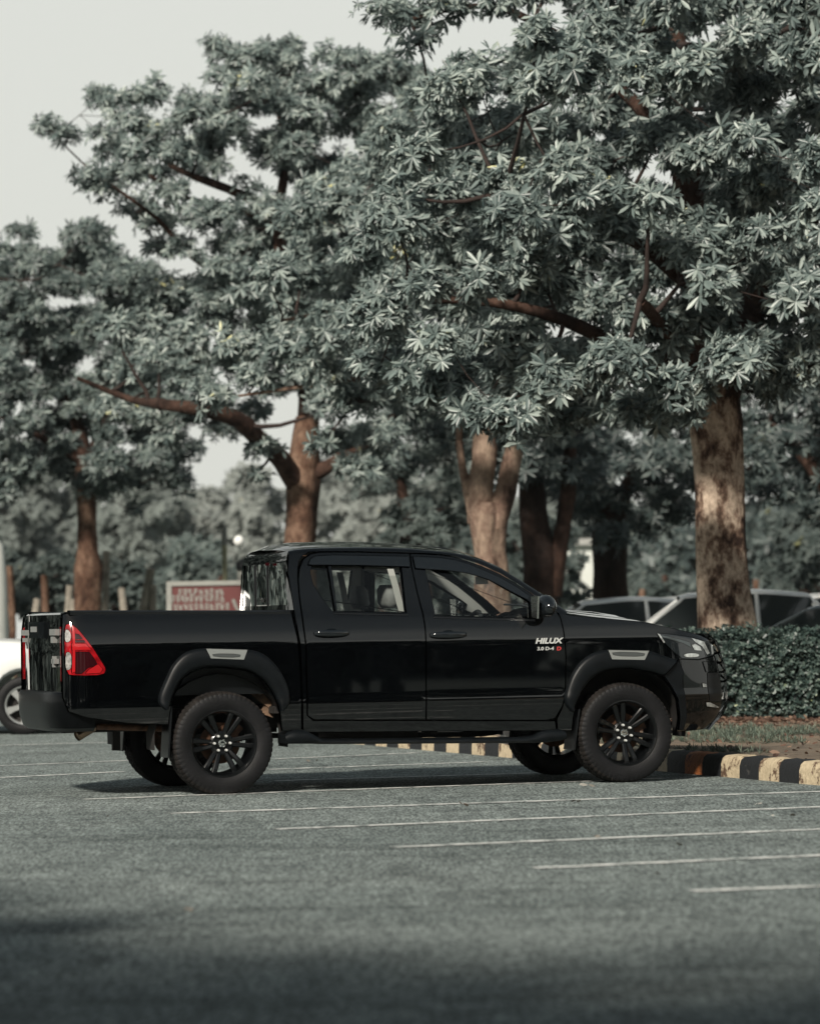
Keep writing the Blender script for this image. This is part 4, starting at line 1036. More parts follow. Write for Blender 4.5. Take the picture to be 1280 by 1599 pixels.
tree('large broadleaf tree with pale patchy bark rising behind the clipped hedge at the right', 
     [(Vector((p(1135, 1010).x, Y1, .10)), .40), (p(1135, 990), .315), (p(1127, 930), .275), (p(1122, 850), .262), (p(1121, 780), .262), (p(1119, 720), .275), (p(1116, 660), .30), (p(1112, 600), .27)],
     [[(p(1112, 620), .24), (p(1095, 520), .20), (p(1085, 400), .17), (p(1070, 260), .15), (p(1060, 120), .11), (p(1050, -40), .08)],
      [(p(1116, 640), .22), (p(1150, 560), .17), (p(1180, 460, Y1+.8), .13), (p(1230, 330, Y1+1), .09), (p(1290, 200, Y1+1), .05)],
      [(p(1090, 450), .13), (p(1000, 380, Y1-1), .09), (p(890, 330, Y1-1.6), .06), (p(790, 300, Y1-2), .04)],
      [(p(1108, 610), .14), (p(1010, 560, Y1-1.2), .09), (p(880, 500, Y1-2), .065), (p(760, 470, Y1-2.2), .05), (p(650, 470, Y1-2.2), .03)],
      [(p(1070, 260), .10), (p(990, 160, Y1+.5), .07), (p(880, 60, Y1+.5), .05), (p(760, 8, Y1+.3), .035), (p(640, 30, Y1), .02)],
      [(p(1075, 300), .10), (p(1150, 180, Y1+.5), .07), (p(1250, 60, Y1+.8), .05), (p(1330, 0, Y1+1), .03)],
      [(p(1110, 600), .13), (p(1060, 540, Y1-1.5), .09), (p(1000, 470, Y1-2.8), .05)],
      [(p(1148, 740, Y1+.1), .04), (p(1152, 850, Y1+.05), .07), (p(1158, 920, Y1-.02), .10), (p(1168, 1010, Y1-.05), .13)]],
     c1, 1, leafsize=.152, bark=BARK1, sides=28, gnarl=.15, group='trees on the planted strip')
# --- tree 2: forked trunk behind the cab
Y2 = 46.0; p2 = lambda a, b, d=0: PX(a, b, Y2+d)
poly = [(430, 380), (470, 300), (560, 240), (640, 180), (720, 150), (800, 250), (860, 420), (880, 600), (820, 680), (740, 640), (640, 650), (560, 640), (470, 600), (420, 520), (390, 450)]
it = [(*a, r1.uniform(-2.6, 2.2)) for a in fill_px(poly, 52, r1, (32, 21))]
it += [(505, 690, 18, 12, -1.5), (330, 620, 30, 14, -1.5), (400, 590, 34, 18, -1.5), (370, 540, 36, 20, -1)]
tree('broadleaf tree with a smooth tan trunk forking just behind the truck roof',
     [(Vector((p2(768, 900).x, Y2, .1)), .30), (p2(767, 905), .235), (p2(763, 860), .215), (p2(761, 825), .235), (p2(761, 800), .25), (p2(760, 785), .2)],
     [[(p2(742, 815), .10), (p2(733, 775), .075), (p2(723, 735), .055), (p2(716, 690), .045), (p2(712, 640), .04), (p2(660, 560), .03)],
      [(p2(754, 820), .17), (p2(750, 780), .185), (p2(752, 740), .17), (p2(757, 700), .155), (p2(752, 650), .14), (p2(745, 560), .12), (p2(720, 420), .08), (p2(690, 260), .04)],
      [(p2(772, 825), .15), (p2(783, 785), .15), (p2(794, 745), .13), (p2(803, 700), .115), (p2(830, 580), .08), (p2(850, 460), .05)],
      [(p2(745, 600), .09), (p2(650, 520, -1), .06), (p2(540, 490, -1.4), .045), (p2(440, 500, -1.5), .02)],
      [(p2(740, 640), .09), (p2(620, 590, -1), .05), (p2(500, 600, -1.5), .03), (p2(360, 620, -1.5), .015)]],
     clumps_px(it, Y2, r1, n0=86), 2, leafsize=.15, bark=BARK4, limbbark=BARK4, gnarl=.2, group='trees on the planted strip')
# --- tree 5: brown trunk with the long limb to the left, layered crown against the sky
Y5 = 53.0; p5 = lambda a, b, d=0: PX(a, b, Y5+d)
pads = [(80, 197, 24, 9), (105, 213, 26, 9), (150, 148, 26, 10), (178, 160, 34, 12), (215, 148, 24, 9), (238, 128, 16, 8), (243, 150, 18, 10), (205, 185, 30, 10), (165, 205, 26, 9),
        (140, 275, 28, 11), (165, 290, 34, 12), (200, 270, 32, 12), (175, 232, 26, 10), (215, 235, 34, 12), (250, 205, 38, 14), (290, 155, 20, 9), (340, 68, 22, 10), (362, 88, 34, 13), (400, 84, 36, 14), (455, 72, 20, 11), (445, 100, 36, 15),
        (350, 120, 30, 13), (390, 130, 40, 16), (520, 90, 34, 14), (555, 100, 36, 16), (600, 100, 36, 16), (630, 120, 36, 18), (500, 130, 44, 18), (215, 325, 30, 13), (245, 345, 30, 12), (265, 300, 34, 14), (290, 385, 30, 12),
        (300, 180, 38, 15), (335, 165, 36, 15), (275, 240, 40, 15), (310, 230, 44, 17), (345, 205, 46, 18), (240, 275, 30, 12), (320, 262, 40, 14), (330, 345, 34, 14), (370, 385, 40, 16), (300, 330, 26, 11), (255, 385, 26, 11), (355, 330, 30, 12), (420, 320, 28, 14), (385, 290, 20, 9)]
poly = [(380, 150), (440, 100), (560, 110), (700, 130), (740, 260), (640, 330), (560, 290), (480, 285), (430, 265), (370, 235), (340, 200)]
it = [(*a, r1.uniform(-2, 2)) for a in pads]+[(*a, r1.uniform(-2.5, 2.5)) for a in fill_px(poly, 46, r1, (34, 17))]
it += [(*a, r1.uniform(-2, 2)) for a in fill_px([(250, 420), (330, 400), (420, 330), (520, 340), (620, 420), (640, 620), (540, 640), (440, 620), (360, 590), (280, 560), (200, 600), (180, 520)], 46, r1, (32, 18))]
it += [(*a, r1.uniform(-2, 2)) for a in [(250, 585, 36, 12), (540, 690, 40, 20), (590, 680, 36, 20), (560, 730, 30, 16), (610, 720, 24, 14), (410, 700, 26, 13), (400, 740, 14, 9), (300, 590, 36, 12), (250, 560, 30, 14)]]+[(285, 650, 30, 16, 3), (345, 668, 26, 14, 3), (235, 655, 30, 18, 3), (260, 690, 22, 14, 3), (395, 640, 28, 14, 3), (330, 620, 30, 14, 3), (180, 640, 34, 18, 3)]
tree('broadleaf tree with reddish brown trunk and a long limb reaching left behind the cab',
     [(Vector((p5(467, 990).x, Y5, .05)), .34), (p5(467, 900), .27), (p5(468, 850), .245), (p5(471, 800), .24), (p5(473, 760), .26), (p5(474, 730), .24), (p5(476, 690), .2), (p5(480, 650), .17)],
     [[(p5(468, 765), .17), (p5(440, 718, -.4), .145), (p5(410, 690, -1), .135), (p5(370, 655, -1.6), .13), (p5(320, 640, -2), .11), (p5(260, 632, -2.2), .09), (p5(200, 622), .05), (p5(120, 590), .03)],
      [(p5(478, 680), .15), (p5(478, 600), .13), (p5(460, 500), .11), (p5(440, 400), .10), (p5(428, 340), .09), (p5(380, 305), .08), (p5(330, 285), .06), (p5(270, 260), .04), (p5(200, 200), .02)],
      [(p5(445, 430), .08), (p5(350, 425), .06), (p5(300, 400), .05), (p5(250, 345), .035), (p5(190, 300), .025), (p5(130, 255), .015), (p5(80, 205), .01)],
      [(p5(428, 345), .07), (p5(350, 320), .05), (p5(290, 308), .035), (p5(230, 270), .02)],
      [(p5(430, 350), .08), (p5(445, 250), .07), (p5(430, 160), .05), (p5(360, 90), .02)],
      [(p5(440, 340), .08), (p5(540, 290), .06), (p5(610, 290), .05), (p5(640, 180), .03)],
      [(p5(485, 740), .14), (p5(510, 730), .10), (p5(530, 715), .08), (p5(580, 690), .05), (p5(620, 640), .03)]],
     clumps_px(it, Y5, r1, n0=66), 5, leafsize=.155, bark=BARK2, group='trees on the planted strip')
# --- tree 6: left edge
Y6 = 64.0; p6 = lambda a, b, d=0: PX(a, b, Y6+d)
poly = [(-60, 380), (0, 365), (60, 360), (140, 365), (165, 395), (245, 430), (300, 520), (290, 640), (300, 720), (270, 770), (210, 780), (150, 765), (80, 760), (-60, 770)]
it = [(*a, r1.uniform(-3, 3)) for a in fill_px(poly, 40, r1, (28, 17))]
it += [(30, 362, 26, 9, 0), (120, 366, 26, 9, 0), (145, 385, 20, 9, 0), (235, 425, 22, 11, 0), (290, 765, 9, 22, 0), (210, 795, 8, 12, -1), (270, 740, 24, 16, 0)]
tree('rounded broadleaf tree at the left edge, its trunk swollen and whitish at the foot',
     [(Vector((p6(137, 1000).x, Y6, 0)), .26), (p6(137, 950), .245), (p6(137, 905), .25), (p6(137, 885), .26), (p6(136, 862), .19), (p6(135, 820), .175), (p6(134, 770), .19), (p6(133, 730), .2)],
     [[(p6(133, 740), .17), (p6(120, 660), .12), (p6(70, 560), .08), (p6(30, 440), .03)], [(p6(135, 740), .15), (p6(170, 640), .10), (p6(200, 520), .05)], [(p6(130, 720), .1), (p6(60, 680), .06), (p6(-20, 640), .03)]],
     clumps_px(it, Y6, r1, n0=58), 6, leafsize=.165, bark=BARK2, leaf=LEAF_LEFT, group='trees on the planted strip')
# --- dark trunks in the middle
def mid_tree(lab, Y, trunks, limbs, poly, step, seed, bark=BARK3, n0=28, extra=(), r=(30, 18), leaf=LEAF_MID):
    q = lambda a, b, d=0: PX(a, b, Y+d); rr = random.Random(seed)
    it = [(*a, rr.uniform(-2.5, 2.5)) for a in fill_px(poly, step, rr, r)]+list(extra)
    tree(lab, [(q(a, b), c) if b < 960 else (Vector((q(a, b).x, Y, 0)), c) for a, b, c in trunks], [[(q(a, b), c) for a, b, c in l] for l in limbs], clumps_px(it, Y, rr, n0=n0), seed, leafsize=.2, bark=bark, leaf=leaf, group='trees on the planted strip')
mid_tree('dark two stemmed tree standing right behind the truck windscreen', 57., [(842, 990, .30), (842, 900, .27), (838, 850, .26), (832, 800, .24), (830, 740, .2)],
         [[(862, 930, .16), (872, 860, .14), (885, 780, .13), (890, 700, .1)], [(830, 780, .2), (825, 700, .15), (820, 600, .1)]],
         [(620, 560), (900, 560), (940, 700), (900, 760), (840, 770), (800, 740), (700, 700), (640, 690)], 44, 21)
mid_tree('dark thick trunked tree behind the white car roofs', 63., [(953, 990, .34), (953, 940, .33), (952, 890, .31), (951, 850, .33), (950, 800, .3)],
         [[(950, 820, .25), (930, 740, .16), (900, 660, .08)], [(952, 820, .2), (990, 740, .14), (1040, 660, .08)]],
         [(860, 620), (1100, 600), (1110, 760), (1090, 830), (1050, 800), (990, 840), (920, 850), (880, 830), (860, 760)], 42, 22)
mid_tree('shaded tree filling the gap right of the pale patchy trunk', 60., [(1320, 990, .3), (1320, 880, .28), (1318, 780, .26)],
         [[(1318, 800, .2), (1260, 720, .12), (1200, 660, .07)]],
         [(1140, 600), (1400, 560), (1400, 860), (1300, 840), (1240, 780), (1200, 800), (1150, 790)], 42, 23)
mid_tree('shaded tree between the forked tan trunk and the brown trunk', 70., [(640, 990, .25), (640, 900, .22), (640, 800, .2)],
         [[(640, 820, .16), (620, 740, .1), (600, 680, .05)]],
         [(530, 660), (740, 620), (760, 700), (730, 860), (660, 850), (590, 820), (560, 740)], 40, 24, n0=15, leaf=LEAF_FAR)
_r = random.Random(63); _it = [(*a, _r.uniform(-3, 3)) for a in fill_px([(1560, -40), (2150, 60), (2150, 620), (1560, 640)], 74, _r, (48, 30))]
tree('broadleaf tree on the planted strip just outside the right edge of the frame', [(Vector((PX(1850, 900, 41).x, 41, .1)), .34), (PX(1850, 800, 41), .27), (PX(1845, 620, 41), .25)], [[(PX(1845, 660, 41), .2), (PX(1800, 400, 41), .12), (PX(1820, 150, 41), .05)], [(PX(1845, 640, 41), .16), (PX(1960, 450, 41), .1), (PX(2040, 300, 41), .05)]], clumps_px(_it, 41., _r, n0=60), 63, leafsize=.2, bark=BARK1, group='trees on the planted strip')
# --- far hazy trees
def far_tree(px, top, Y, wpx, seed, lab, leaf=LEAF_FAR, bot=None):
    rr = random.Random(seed); q = lambda a, b, d=0: PX(a, b, Y+d); gy = 960
    poly = [(px-wpx, gy-10), (px-wpx*.95, (top+gy)/2), (px-wpx*.55, top+20), (px, top), (px+wpx*.6, top+22), (px+wpx, (top+gy)/2), (px+wpx*.95, gy-10)]
    it = [(*a, rr.uniform(-3, 3)) for a in fill_px(poly, 30, rr, (26, 19), .05)]
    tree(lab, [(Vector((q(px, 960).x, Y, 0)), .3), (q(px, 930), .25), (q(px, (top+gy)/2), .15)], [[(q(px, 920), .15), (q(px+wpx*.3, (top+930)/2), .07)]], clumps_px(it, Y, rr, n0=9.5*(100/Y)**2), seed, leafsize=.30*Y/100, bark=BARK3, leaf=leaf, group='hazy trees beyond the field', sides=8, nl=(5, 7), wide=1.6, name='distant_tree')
FT = [(-20, 740, 165, 90), (75, 715, 170, 75), (190, 730, 160, 62), (250, 745, 185, 62), (330, 752, 190, 70), (400, 735, 170, 50), (300, 838, 100, 50), (540, 705, 180, 66), (600, 690, 165, 60), (700, 700, 160, 80),
      (1010, 790, 150, 50), (1075, 775, 140, 46), (1190, 735, 160, 60), (1250, 745, 150, 60), (1310, 720, 170, 70), (855, 760, 185, 60), (930, 750, 190, 60)]
FL = ['hazy round tree at the far left edge of the frame', 'hazy tree mass left of the swollen trunk', 'low hazy tree just right of the swollen trunk', 'tall hazy tree above the red sign, left one', 'tall hazy tree above the white globe', 'hazy tree just left of the reddish brown trunk', 'low hazy bushy tree behind the red sign',
      'pale hazy tree just right of the reddish brown trunk', 'hazy tree over the middle of the truck roof', 'hazy tree directly behind the forked tan trunk', 'grey green tree between the dark trunk and the pale patchy trunk', 'grey green bush tree touching the left side of the pale patchy trunk',
      'grey green tree just right of the pale patchy trunk', 'grey green tree over the parked hatchback at the right', 'grey green tree at the far right edge of the frame', 'far tree seen behind the two dark stems', 'far tree seen behind the dark thick trunk']
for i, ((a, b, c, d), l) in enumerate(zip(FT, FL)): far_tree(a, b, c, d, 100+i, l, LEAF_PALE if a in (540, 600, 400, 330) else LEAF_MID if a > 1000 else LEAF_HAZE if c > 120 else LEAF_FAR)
for i, (a, b, c, d, l) in enumerate([(5, 838, 84, 46, 'dark bush left of the swollen trunk, cut by the frame'), (80, 850, 86, 40, 'dark bush close to the left side of the swollen trunk'), (190, 862, 88, 30, 'small dark bush just right of the swollen trunk'), (340, 868, 92, 26, 'small dark bush under the white globe'),
    (660, 780, 84, 60, 'dark bush over the truck roof, left of the forked tan trunk'), (830, 800, 82, 60, 'dark bush behind the two dark stems'), (1030, 868, 86, 34, 'dark bush near the left side of the pale patchy trunk'), (1255, 800, 84, 50, 'dark bush above the right end of the hedge')]): far_tree(a, b, c, d, 140+i, l, LEAF_REAR)
# --- hedge
hrng = np.random.default_rng(5)
HX0, HX1, HY0, HY1, HZ0, HZ1 = 2.45, 12.0, 36.4, 37.35, .30, 1.03
hd = empty('hedge', (3.2, 36.9, .16), 0, 'clipped dark green box hedge behind the striped kerb in front of the truck', 'hedge')
def hedge_pts(n, face):
    u, v = hrng.random(n), hrng.random(n)
    wob = lambda x, z: .05*np.sin(x*5+z*3)+.035*np.sin(x*13-z*9)+.03*hrng.normal(size=len(x))
    if face == 'f': x = HX0+(HX1-HX0)*u; z = HZ0+(HZ1-HZ0)*v; y = HY0+wob(x, z)+.10*(v > .93)+.16*np.clip(.25-v, 0, 1); z = z-.16*(v < .15)*hrng.random(n); nv = [0, -1, .35]
    elif face == 't': x = HX0+(HX1-HX0)*u; y = HY0+(HY1-HY0)*v; z = HZ1+.6*wob(x, y*2)+.05*(hrng.random(n) < .06); nv = [0, -.1, 1]
    else: y = HY0+(HY1-HY0)*u; z = HZ0+(HZ1-HZ0)*v; x = HX0+wob(y, z); nv = [-1, 0, .2]
    return np.stack([x, y, z], 1), np.tile(nv, (n, 1))
Ps, As = [], []
for f_, n_ in (('f', 13500), ('t', 7600), ('l', 1500)):
    for dep in (0, .09):
        P, A = hedge_pts(n_ if dep == 0 else n_//2, f_); P = P-A/np.linalg.norm(A, axis=1)[:, None]*dep
        Ps.append(P); As.append(A+hrng.normal(0, .55, A.shape))
P = np.concatenate(Ps)-np.array([3.2, 36.9, .16]); A = np.concatenate(As)
leaves_mesh('foliage', rosettes(P, A, .050, hrng, (3, 5), 2.0, (30, 95)), LEAF_HEDGE, hd)
mb = MB(); rh = random.Random(8)
for i in range(60):
    x = HX0+.1+(HX1-HX0-.2)*i/59-3.2; y = rh.uniform(-.3, .3); b = Vector((x, y, -.06))
    for j in range(4):
        e = b+Vector((rh.uniform(-.28, .28), rh.uniform(-.2, .2), rh.uniform(.5, .8))); mb.tube(curve_pts(b, e, 0, rh, 4), [.014, .011, .008, .005], 5)
for i in range(70):
    x = rh.uniform(HX0, HX1)-3.2; b = Vector((x, rh.uniform(-.45, .3), .74)); mb.tube([b, b+Vector((rh.uniform(-.03, .03), rh.uniform(-.03, .03), rh.uniform(.12, .22)))], [.004, .002], 4)
mb.build('stems', TWIG, hd, angle=180)
mb = MB(); mb.box(((HX0+HX1)/2-3.2, 0.02, .50), (HX1-HX0-.35, HY1-HY0-.36, .52)); mb.build('dark_core', simple('hedge_core', (.008, .012, .010), .95), hd, smooth=False)  # solid near-black box filling the hedge behind its leaves
# --- leaf litter and grass tufts on the strip
def scatter(n, seed, xr, yr, fn):
    rg = random.Random(seed); out = []
    while len(out) < n:
        x, y = rg.uniform(*xr), rg.uniform(*yr)
        if in_poly(x, y, medpoly) and fn(x, y, rg): out.append((x, y, hgt(x, y)))
    return np.array(out)
P = np.concatenate([scatter(5200, 3, (1.0, 7.5), (34.2, 37.3), lambda x, y, r: r.random() < .15+.85*max(0, 1-abs(y-35.8)/.9)), scatter(900, 4, (0, 7), (25, 36), lambda x, y, r: True)])
P[:, 2] += .012; rg = np.random.default_rng(3); A = rg.normal(0, .5, P.shape)+np.array([0, 0, 1.])
o = leaves_mesh('leaf_litter', rosettes(P, A, .075, rg, (1, 1), 1.6, (60, 110)), LITTER, None); tag(o, kind='stuff'); 
P = scatter(2600, 6, (1.6, 7.5), (25.2, 34.5), lambda x, y, r: y < 33.4 and math.sin(x*2.3+1.3+math.sin(y*1.1))*math.cos(y*.7+x)+r.uniform(-.35, .35) > .05); rg = np.random.default_rng(7)
A = rg.normal(0, .25, P.shape)+np.array([0, 0, 1.])
o = leaves_mesh('grass_tufts', rosettes(P, A, .075, rg, (5, 8), .35, (5, 60)), GRASSM, None); tag(o, kind='stuff')
P = np.stack([rg.uniform(-40, 40, 9000), 59+rg.random(9000)**1.5*70, np.zeros(9000)], 1); A = rg.normal(0, .3, P.shape)+np.array([0, 0, 1.])
o = leaves_mesh('field_tufts', rosettes(P, A, .45, rg, (5, 8), .5, (5, 60)), GRASSM, None); tag(o, kind='stuff')
# fallen leaves and scraps on the asphalt
P = np.array([list(G(a, b, .02)) for a, b in [(136, 1185), (497, 1186), (665, 1192), (925, 1225), (1078, 1237), (895, 1250), (1066, 1348), (172, 1274), (1248, 1270), (1215, 1272), (490, 1186), (140, 1186), (370, 1362), (1052, 1235), (716, 1256), (1005, 1361), (920, 1305), (1180, 1255), (300, 1420), (1095, 1316)]]); P2 = np.repeat(P, 1, 0)+rg.normal(0, .05, (len(P), 3))*np.array([1, 1, 0])
o = leaves_mesh('fallen_leaves', rosettes(P2, rg.normal(0, .3, P2.shape)+np.array([0, 0, 1.]), .06, rg, (1, 2), 2.0, (70, 100)), leaf_mat('pale_scraps', (.1, .07, .05), (.3, .28, .24), (.6, .6, .56), .8), None); tag(o, kind='stuff')

# ================================================================== PARKED CARS
def car(label, loc, rz, length=4.3, height=1.5, width=1.74, hood=.95, kind='hatch', wheel_r=.31, paint=WHITE, tail=None):
    """x forward; origin at the middle on the ground"""
    root = empty('parked_car', loc, rz, label, 'car', 'pale cars parked beyond the planted strip'); h = length/2; wd = width/2
    tz = tail or hood+.08
    zb = interp([-h, -h+.12, -h+.6, -h*.3, h*.35, h-.9, h-.3, h-.05, h], [hood*.62, tz*.93, tz, hood+.06, hood+.03, hood, hood-.10, hood-.24, hood*.55])
    wl = lambda x: wd*(1-abs(x/h)**6*.16)*(1-.04*(abs(x)/h)**2)
    mb = MB(); rows = []
    ax = (-h+.78, h-.80)
    for x in np.linspace(-h, h, 61):
        zl = .22
        for a in ax:
            if abs(x-a) < wheel_r+.06: zl = max(zl, wheel_r+math.sqrt((wheel_r+.06)**2-(x-a)**2)-.0)
        y = wl(x); z2 = zb(x); zl = min(zl, z2-.1)
        half = [(y*.9, zl), (y*.985, zl+.03), (y, max(zl+.05, z2*.62)), (y*.985, z2-.10), (y*.93, z2-.02), (y*.80, z2+.012), (y*.4, z2+.03)]
        rows.append([(x, -a, b) for a, b in half]+[(x, 0, z2+.035)]+[(x, a, b) for a, b in half[::-1]])
    mb.grid(rows); mb.add(rows[0], [tuple(range(15))]); mb.add(rows[-1], [tuple(range(15))]); body = mb.build('body', paint, root, angle=50)
    x0, x1 = (-h+.12, h-1.25) if kind == 'hatch' else (-h+.75, h-1.30)
    rf0, rf1 = x0+(.35 if kind == 'hatch' else .75), x1-.72
    roofz = interp([rf0, (rf0+rf1)/2, rf1], [height-.06, height, height-.05]); tw = wd*.72
    def gz(x): return roofz(x) if rf0 <= x <= rf1 else (height-.06-(rf0-x)/(rf0-x0)*(height-.06-zb(x0)) if x < rf0 else height-.05-(x-rf1)/(x1-rf1)*(height-.05-zb(x1)))
    mb = MB(); rows = []; 
    for x in list(np.linspace(x0, rf0, 6))+list(np.linspace(rf0, rf1, 10))[1:]+list(np.linspace(rf1, x1, 8))[1:]:
        zt_, z2 = gz(x)-.035, zb(x)-.01; k = max(0, min(1, (zt_-z2)/(height-hood-.05))); a = wl(x)*.90; b = a+(tw-a)*k
        rows.append([(x, -a, z2), (x, -(a+b)/2, (z2+zt_)/2), (x, -b, zt_), (x, 0, zt_+.02*k), (x, b, zt_), (x, (a+b)/2, (z2+zt_)/2), (x, a, z2)])
    mb.grid(rows); mb.build('windows', DARKGLASS, root, angle=40)
    mb = MB(); rows = []
    for x in np.linspace(rf0-.10, rf1+.06, 18):
        k = roofz(min(max(x, rf0), rf1))-(.10 if x < rf0 else .03 if x > rf1 else 0); rows.append([(x, -tw-.012, k-.07), (x, -tw*.97, k-.012), (x, -tw*.8, k+.015), (x, 0, k+.035), (x, tw*.8, k+.015), (x, tw*.97, k-.012), (x, tw+.012, k-.07)])
    mb.grid(rows); mb.build('roof', paint, root, angle=50)
    for s in (-1, 1):
        for (xa, xb_, rr_) in ((x0+.05, rf0-.05, .055 if kind == 'hatch' else .05), (x1-.05, rf1+.03, .028), ((rf0+rf1)/2-.15, (rf0+rf1)/2-.12, .03)):
            mb = MB(); a = wl(xa)*.905; mb.tube([(xa, s*a, zb(xa)), ((xa+xb_)/2, s*(a+tw)/2*1.01, (zb(xa)+gz(xb_))/2), (xb_, s*tw, gz(xb_)-.03)], rr_, 8); mb.build('pillar', paint, root)
        mb = MB(); mb.box((x1-.35, s*(wd+.09), hood+.10), (.12, .20, .14), taper=.8); mb.build('side_mirror', paint, root)
        for a in ax:
            wr = bpy.data.objects.new('wheel', None); link(wr); wr.parent = root; wr.location = (a, s*(wd-.12), wheel_r); wr.rotation_euler = (0, R(17), 0 if s < 0 else math.pi)
            mb = MB(); k = wheel_r; mb.lathe([(-.085, k*.66), (-.10, k*.72), (-.105, k*.85), (-.09, k*.96), (-.06, k), (.06, k), (.09, k*.96), (.1, k*.7)], 40); mb.build('tyre', RUBBER, wr, angle=40)
            mb = MB(); mb.lathe([(-.085, k*.67), (-.09, k*.66), (-.08, k*.61), (-.01, k*.58)], 40)
            mb.lathe([(-.075, 0), (-.08, k*.12), (-.06, k*.17), (-.02, k*.17)], 20)
            for q in range(5):
                an = R(72*q); c0, c1 = Vector((math.cos(an), 0, math.sin(an))), Vector((-math.sin(an), 0, math.cos(an)))
                mb.grid([[c0*r_+c1*w_*e+Vector((0, yy, 0)) for e, yy in ((-1, -.045), (-.8, -.075), (.8, -.075), (1, -.045))] for r_, w_ in ((k*.10, k*.10), (k*.35, k*.10), (k*.64, k*.16))])
            mb.build('rim', simple('alloy', (.55, .56, .55), .3, metal=.7) if 'ALLOY' not in globals() else globals()['ALLOY'], wr, angle=30)
            mb = MB(); mb.lathe([(.02, 0), (.02, k*.6)], 24); mb.build('brake_disc', UNDER, wr)
        mb = MB(); mb.box((h-.22, s*wd*.74, hood-.20), (.30, .26, .13), Matrix.Rotation(R(s*-18), 3, 'Z'), taper=.9); mb.build('headlight', LENS, root)
        mb = MB(); mb.box((-h+.10, s*wd*.80, hood-.08), (.14, .20, .24), taper=.9); mb.build('tail_light', TAILRED, root)
    return root
ALLOY = simple('alloy', (.55, .56, .55), .3, metal=.7)
# left-edge car, its front wheel at px 38
c = G(38, 1147.5); yc = c.y
car('white car cut off by the left photo edge, alloy wheel behind the truck tail', (c.x-1.62+.0, yc+.75, .004), R(2), length=4.8, height=1.62, hood=1.06, width=1.8, wheel_r=.335)
def atx(px, Y, z=0.004): v = D(px, 955, Y); return (v.x, Y, z)
car('white hatchback whose rounded roof shows right behind the truck windscreen base', atx(905, 50), R(183), length=3.9, height=1.50, hood=.92)
car('white hatchback with dark side window just left of the pale patchy trunk', atx(1075, 47.5), R(178), length=4.1, height=1.56, hood=.95)
car('white car half hidden behind the hatchback left of the pale patchy trunk', atx(1010, 53), R(182), length=4.0, height=1.52, hood=.92)
car('white saloon with a curved roof above the hedge right of the pale patchy trunk', atx(1262, 50), R(181), length=4.4, height=1.53, hood=.95)
GREY = simple('grey_car_paint', (.12, .14, .145), .25, coat=.8)
car('dark grey car with sloping windscreen low over the right end of the hedge', atx(1300, 43.5), R(160), length=4.2, height=1.38, hood=.92, paint=GREY)
# ================================================================== POSTS, SIGN, GLOBE, BUILDING
for (bx, by, tx, ty, Y, lab) in [(105, 985, 116, 936, 64, 'short leaning post with a reddish top beside the truck tail corner'), (20, 985, 16, 884, 70, 'tall thin dark stained post at the left edge'), (72, 985, 69, 898, 68, 'pale upright post right of the tall thin dark stained post'), (43, 985, 58, 935, 66, 'stubby leaning post low at the left, nearest the frame edge but one'),
                              (96, 985, 110, 914, 67, 'pale post leaning right, close to the left side of the swollen trunk'), (158, 960, 168, 860, 69, 'thin pale post leaning right, close to the right side of the swollen trunk'), (205, 985, 236, 888, 67, 'longest pale post, leaning strongly right'), (239, 985, 240, 914, 67, 'upright pale post just left of the red sign'),
                              (197, 985, 190, 918, 74, 'faint short post behind the strongly leaning one'), (1175, 985, 1180, 905, 80, 'brown stake right of the pale patchy trunk'), (985, 985, 1003, 920, 76, 'thin pale stick between the dark thick trunk and the patchy trunk')]:
    b = D(bx, by, Y); t = D(tx, ty, Y); b.z = 0; mb = MB(); base = b.copy(); rp = random.Random(bx)
    rr = .085 if bx != 205 else .11
    pts_ = [(b.lerp(t, k/6)-base)+Vector((rp.uniform(-.02, .02), rp.uniform(-.02, .02), 0)) for k in range(7)]; mb.tube(pts_, [rr*(1-.035*k) for k in range(7)], 9, jit=.25, rnd=rp)
    o = mb.build('fence_post', BARK2 if 'brown' in lab or 'dark' in lab else POSTM, None); o.location = base; tag(o, lab, 'post', 'weathered posts along the field')
Ys = 58.0; a, b_ = D(260, 909, Ys), D(400, 909, Ys); bz = D(260, 985, Ys).z
sg = empty('sign_board', ((a.x+b_.x)/2, Ys, 0), 0, 'dark red sign board with white lettering and a white frame beside the cab', 'sign'); wS = b_.x-a.x; zt_ = a.z; hS = .95
mb = MB(); mb.box((0, 0, zt_-hS/2), (wS-.08, .03, hS-.08)); mb.build('panel', SIGNRED, sg, smooth=False)
for (cx, cz, sx, sz) in ((0, zt_-.03, wS, .075), (0, zt_-hS+.03, wS, .06), (-wS/2+.04, zt_-hS/2, .085, hS-.14), (wS/2-.04, zt_-hS/2, .085, hS-.14)):
    mb = MB(); mb.box((cx, -.01, cz), (sx, .07, sz)); mb.build('frame', SIGNWHITE, sg, smooth=False)
for s in (-1, 1): mb = MB(); mb.box((s*(wS/2-.12), .05, (zt_-hS)/2+.2), (.07, .07, zt_-hS+.4)); mb.build('leg', SIGNWHITE, sg, smooth=False)
rw = random.Random(12)   # unreadable brush lettering: rows of strokes, as blurred in the photograph
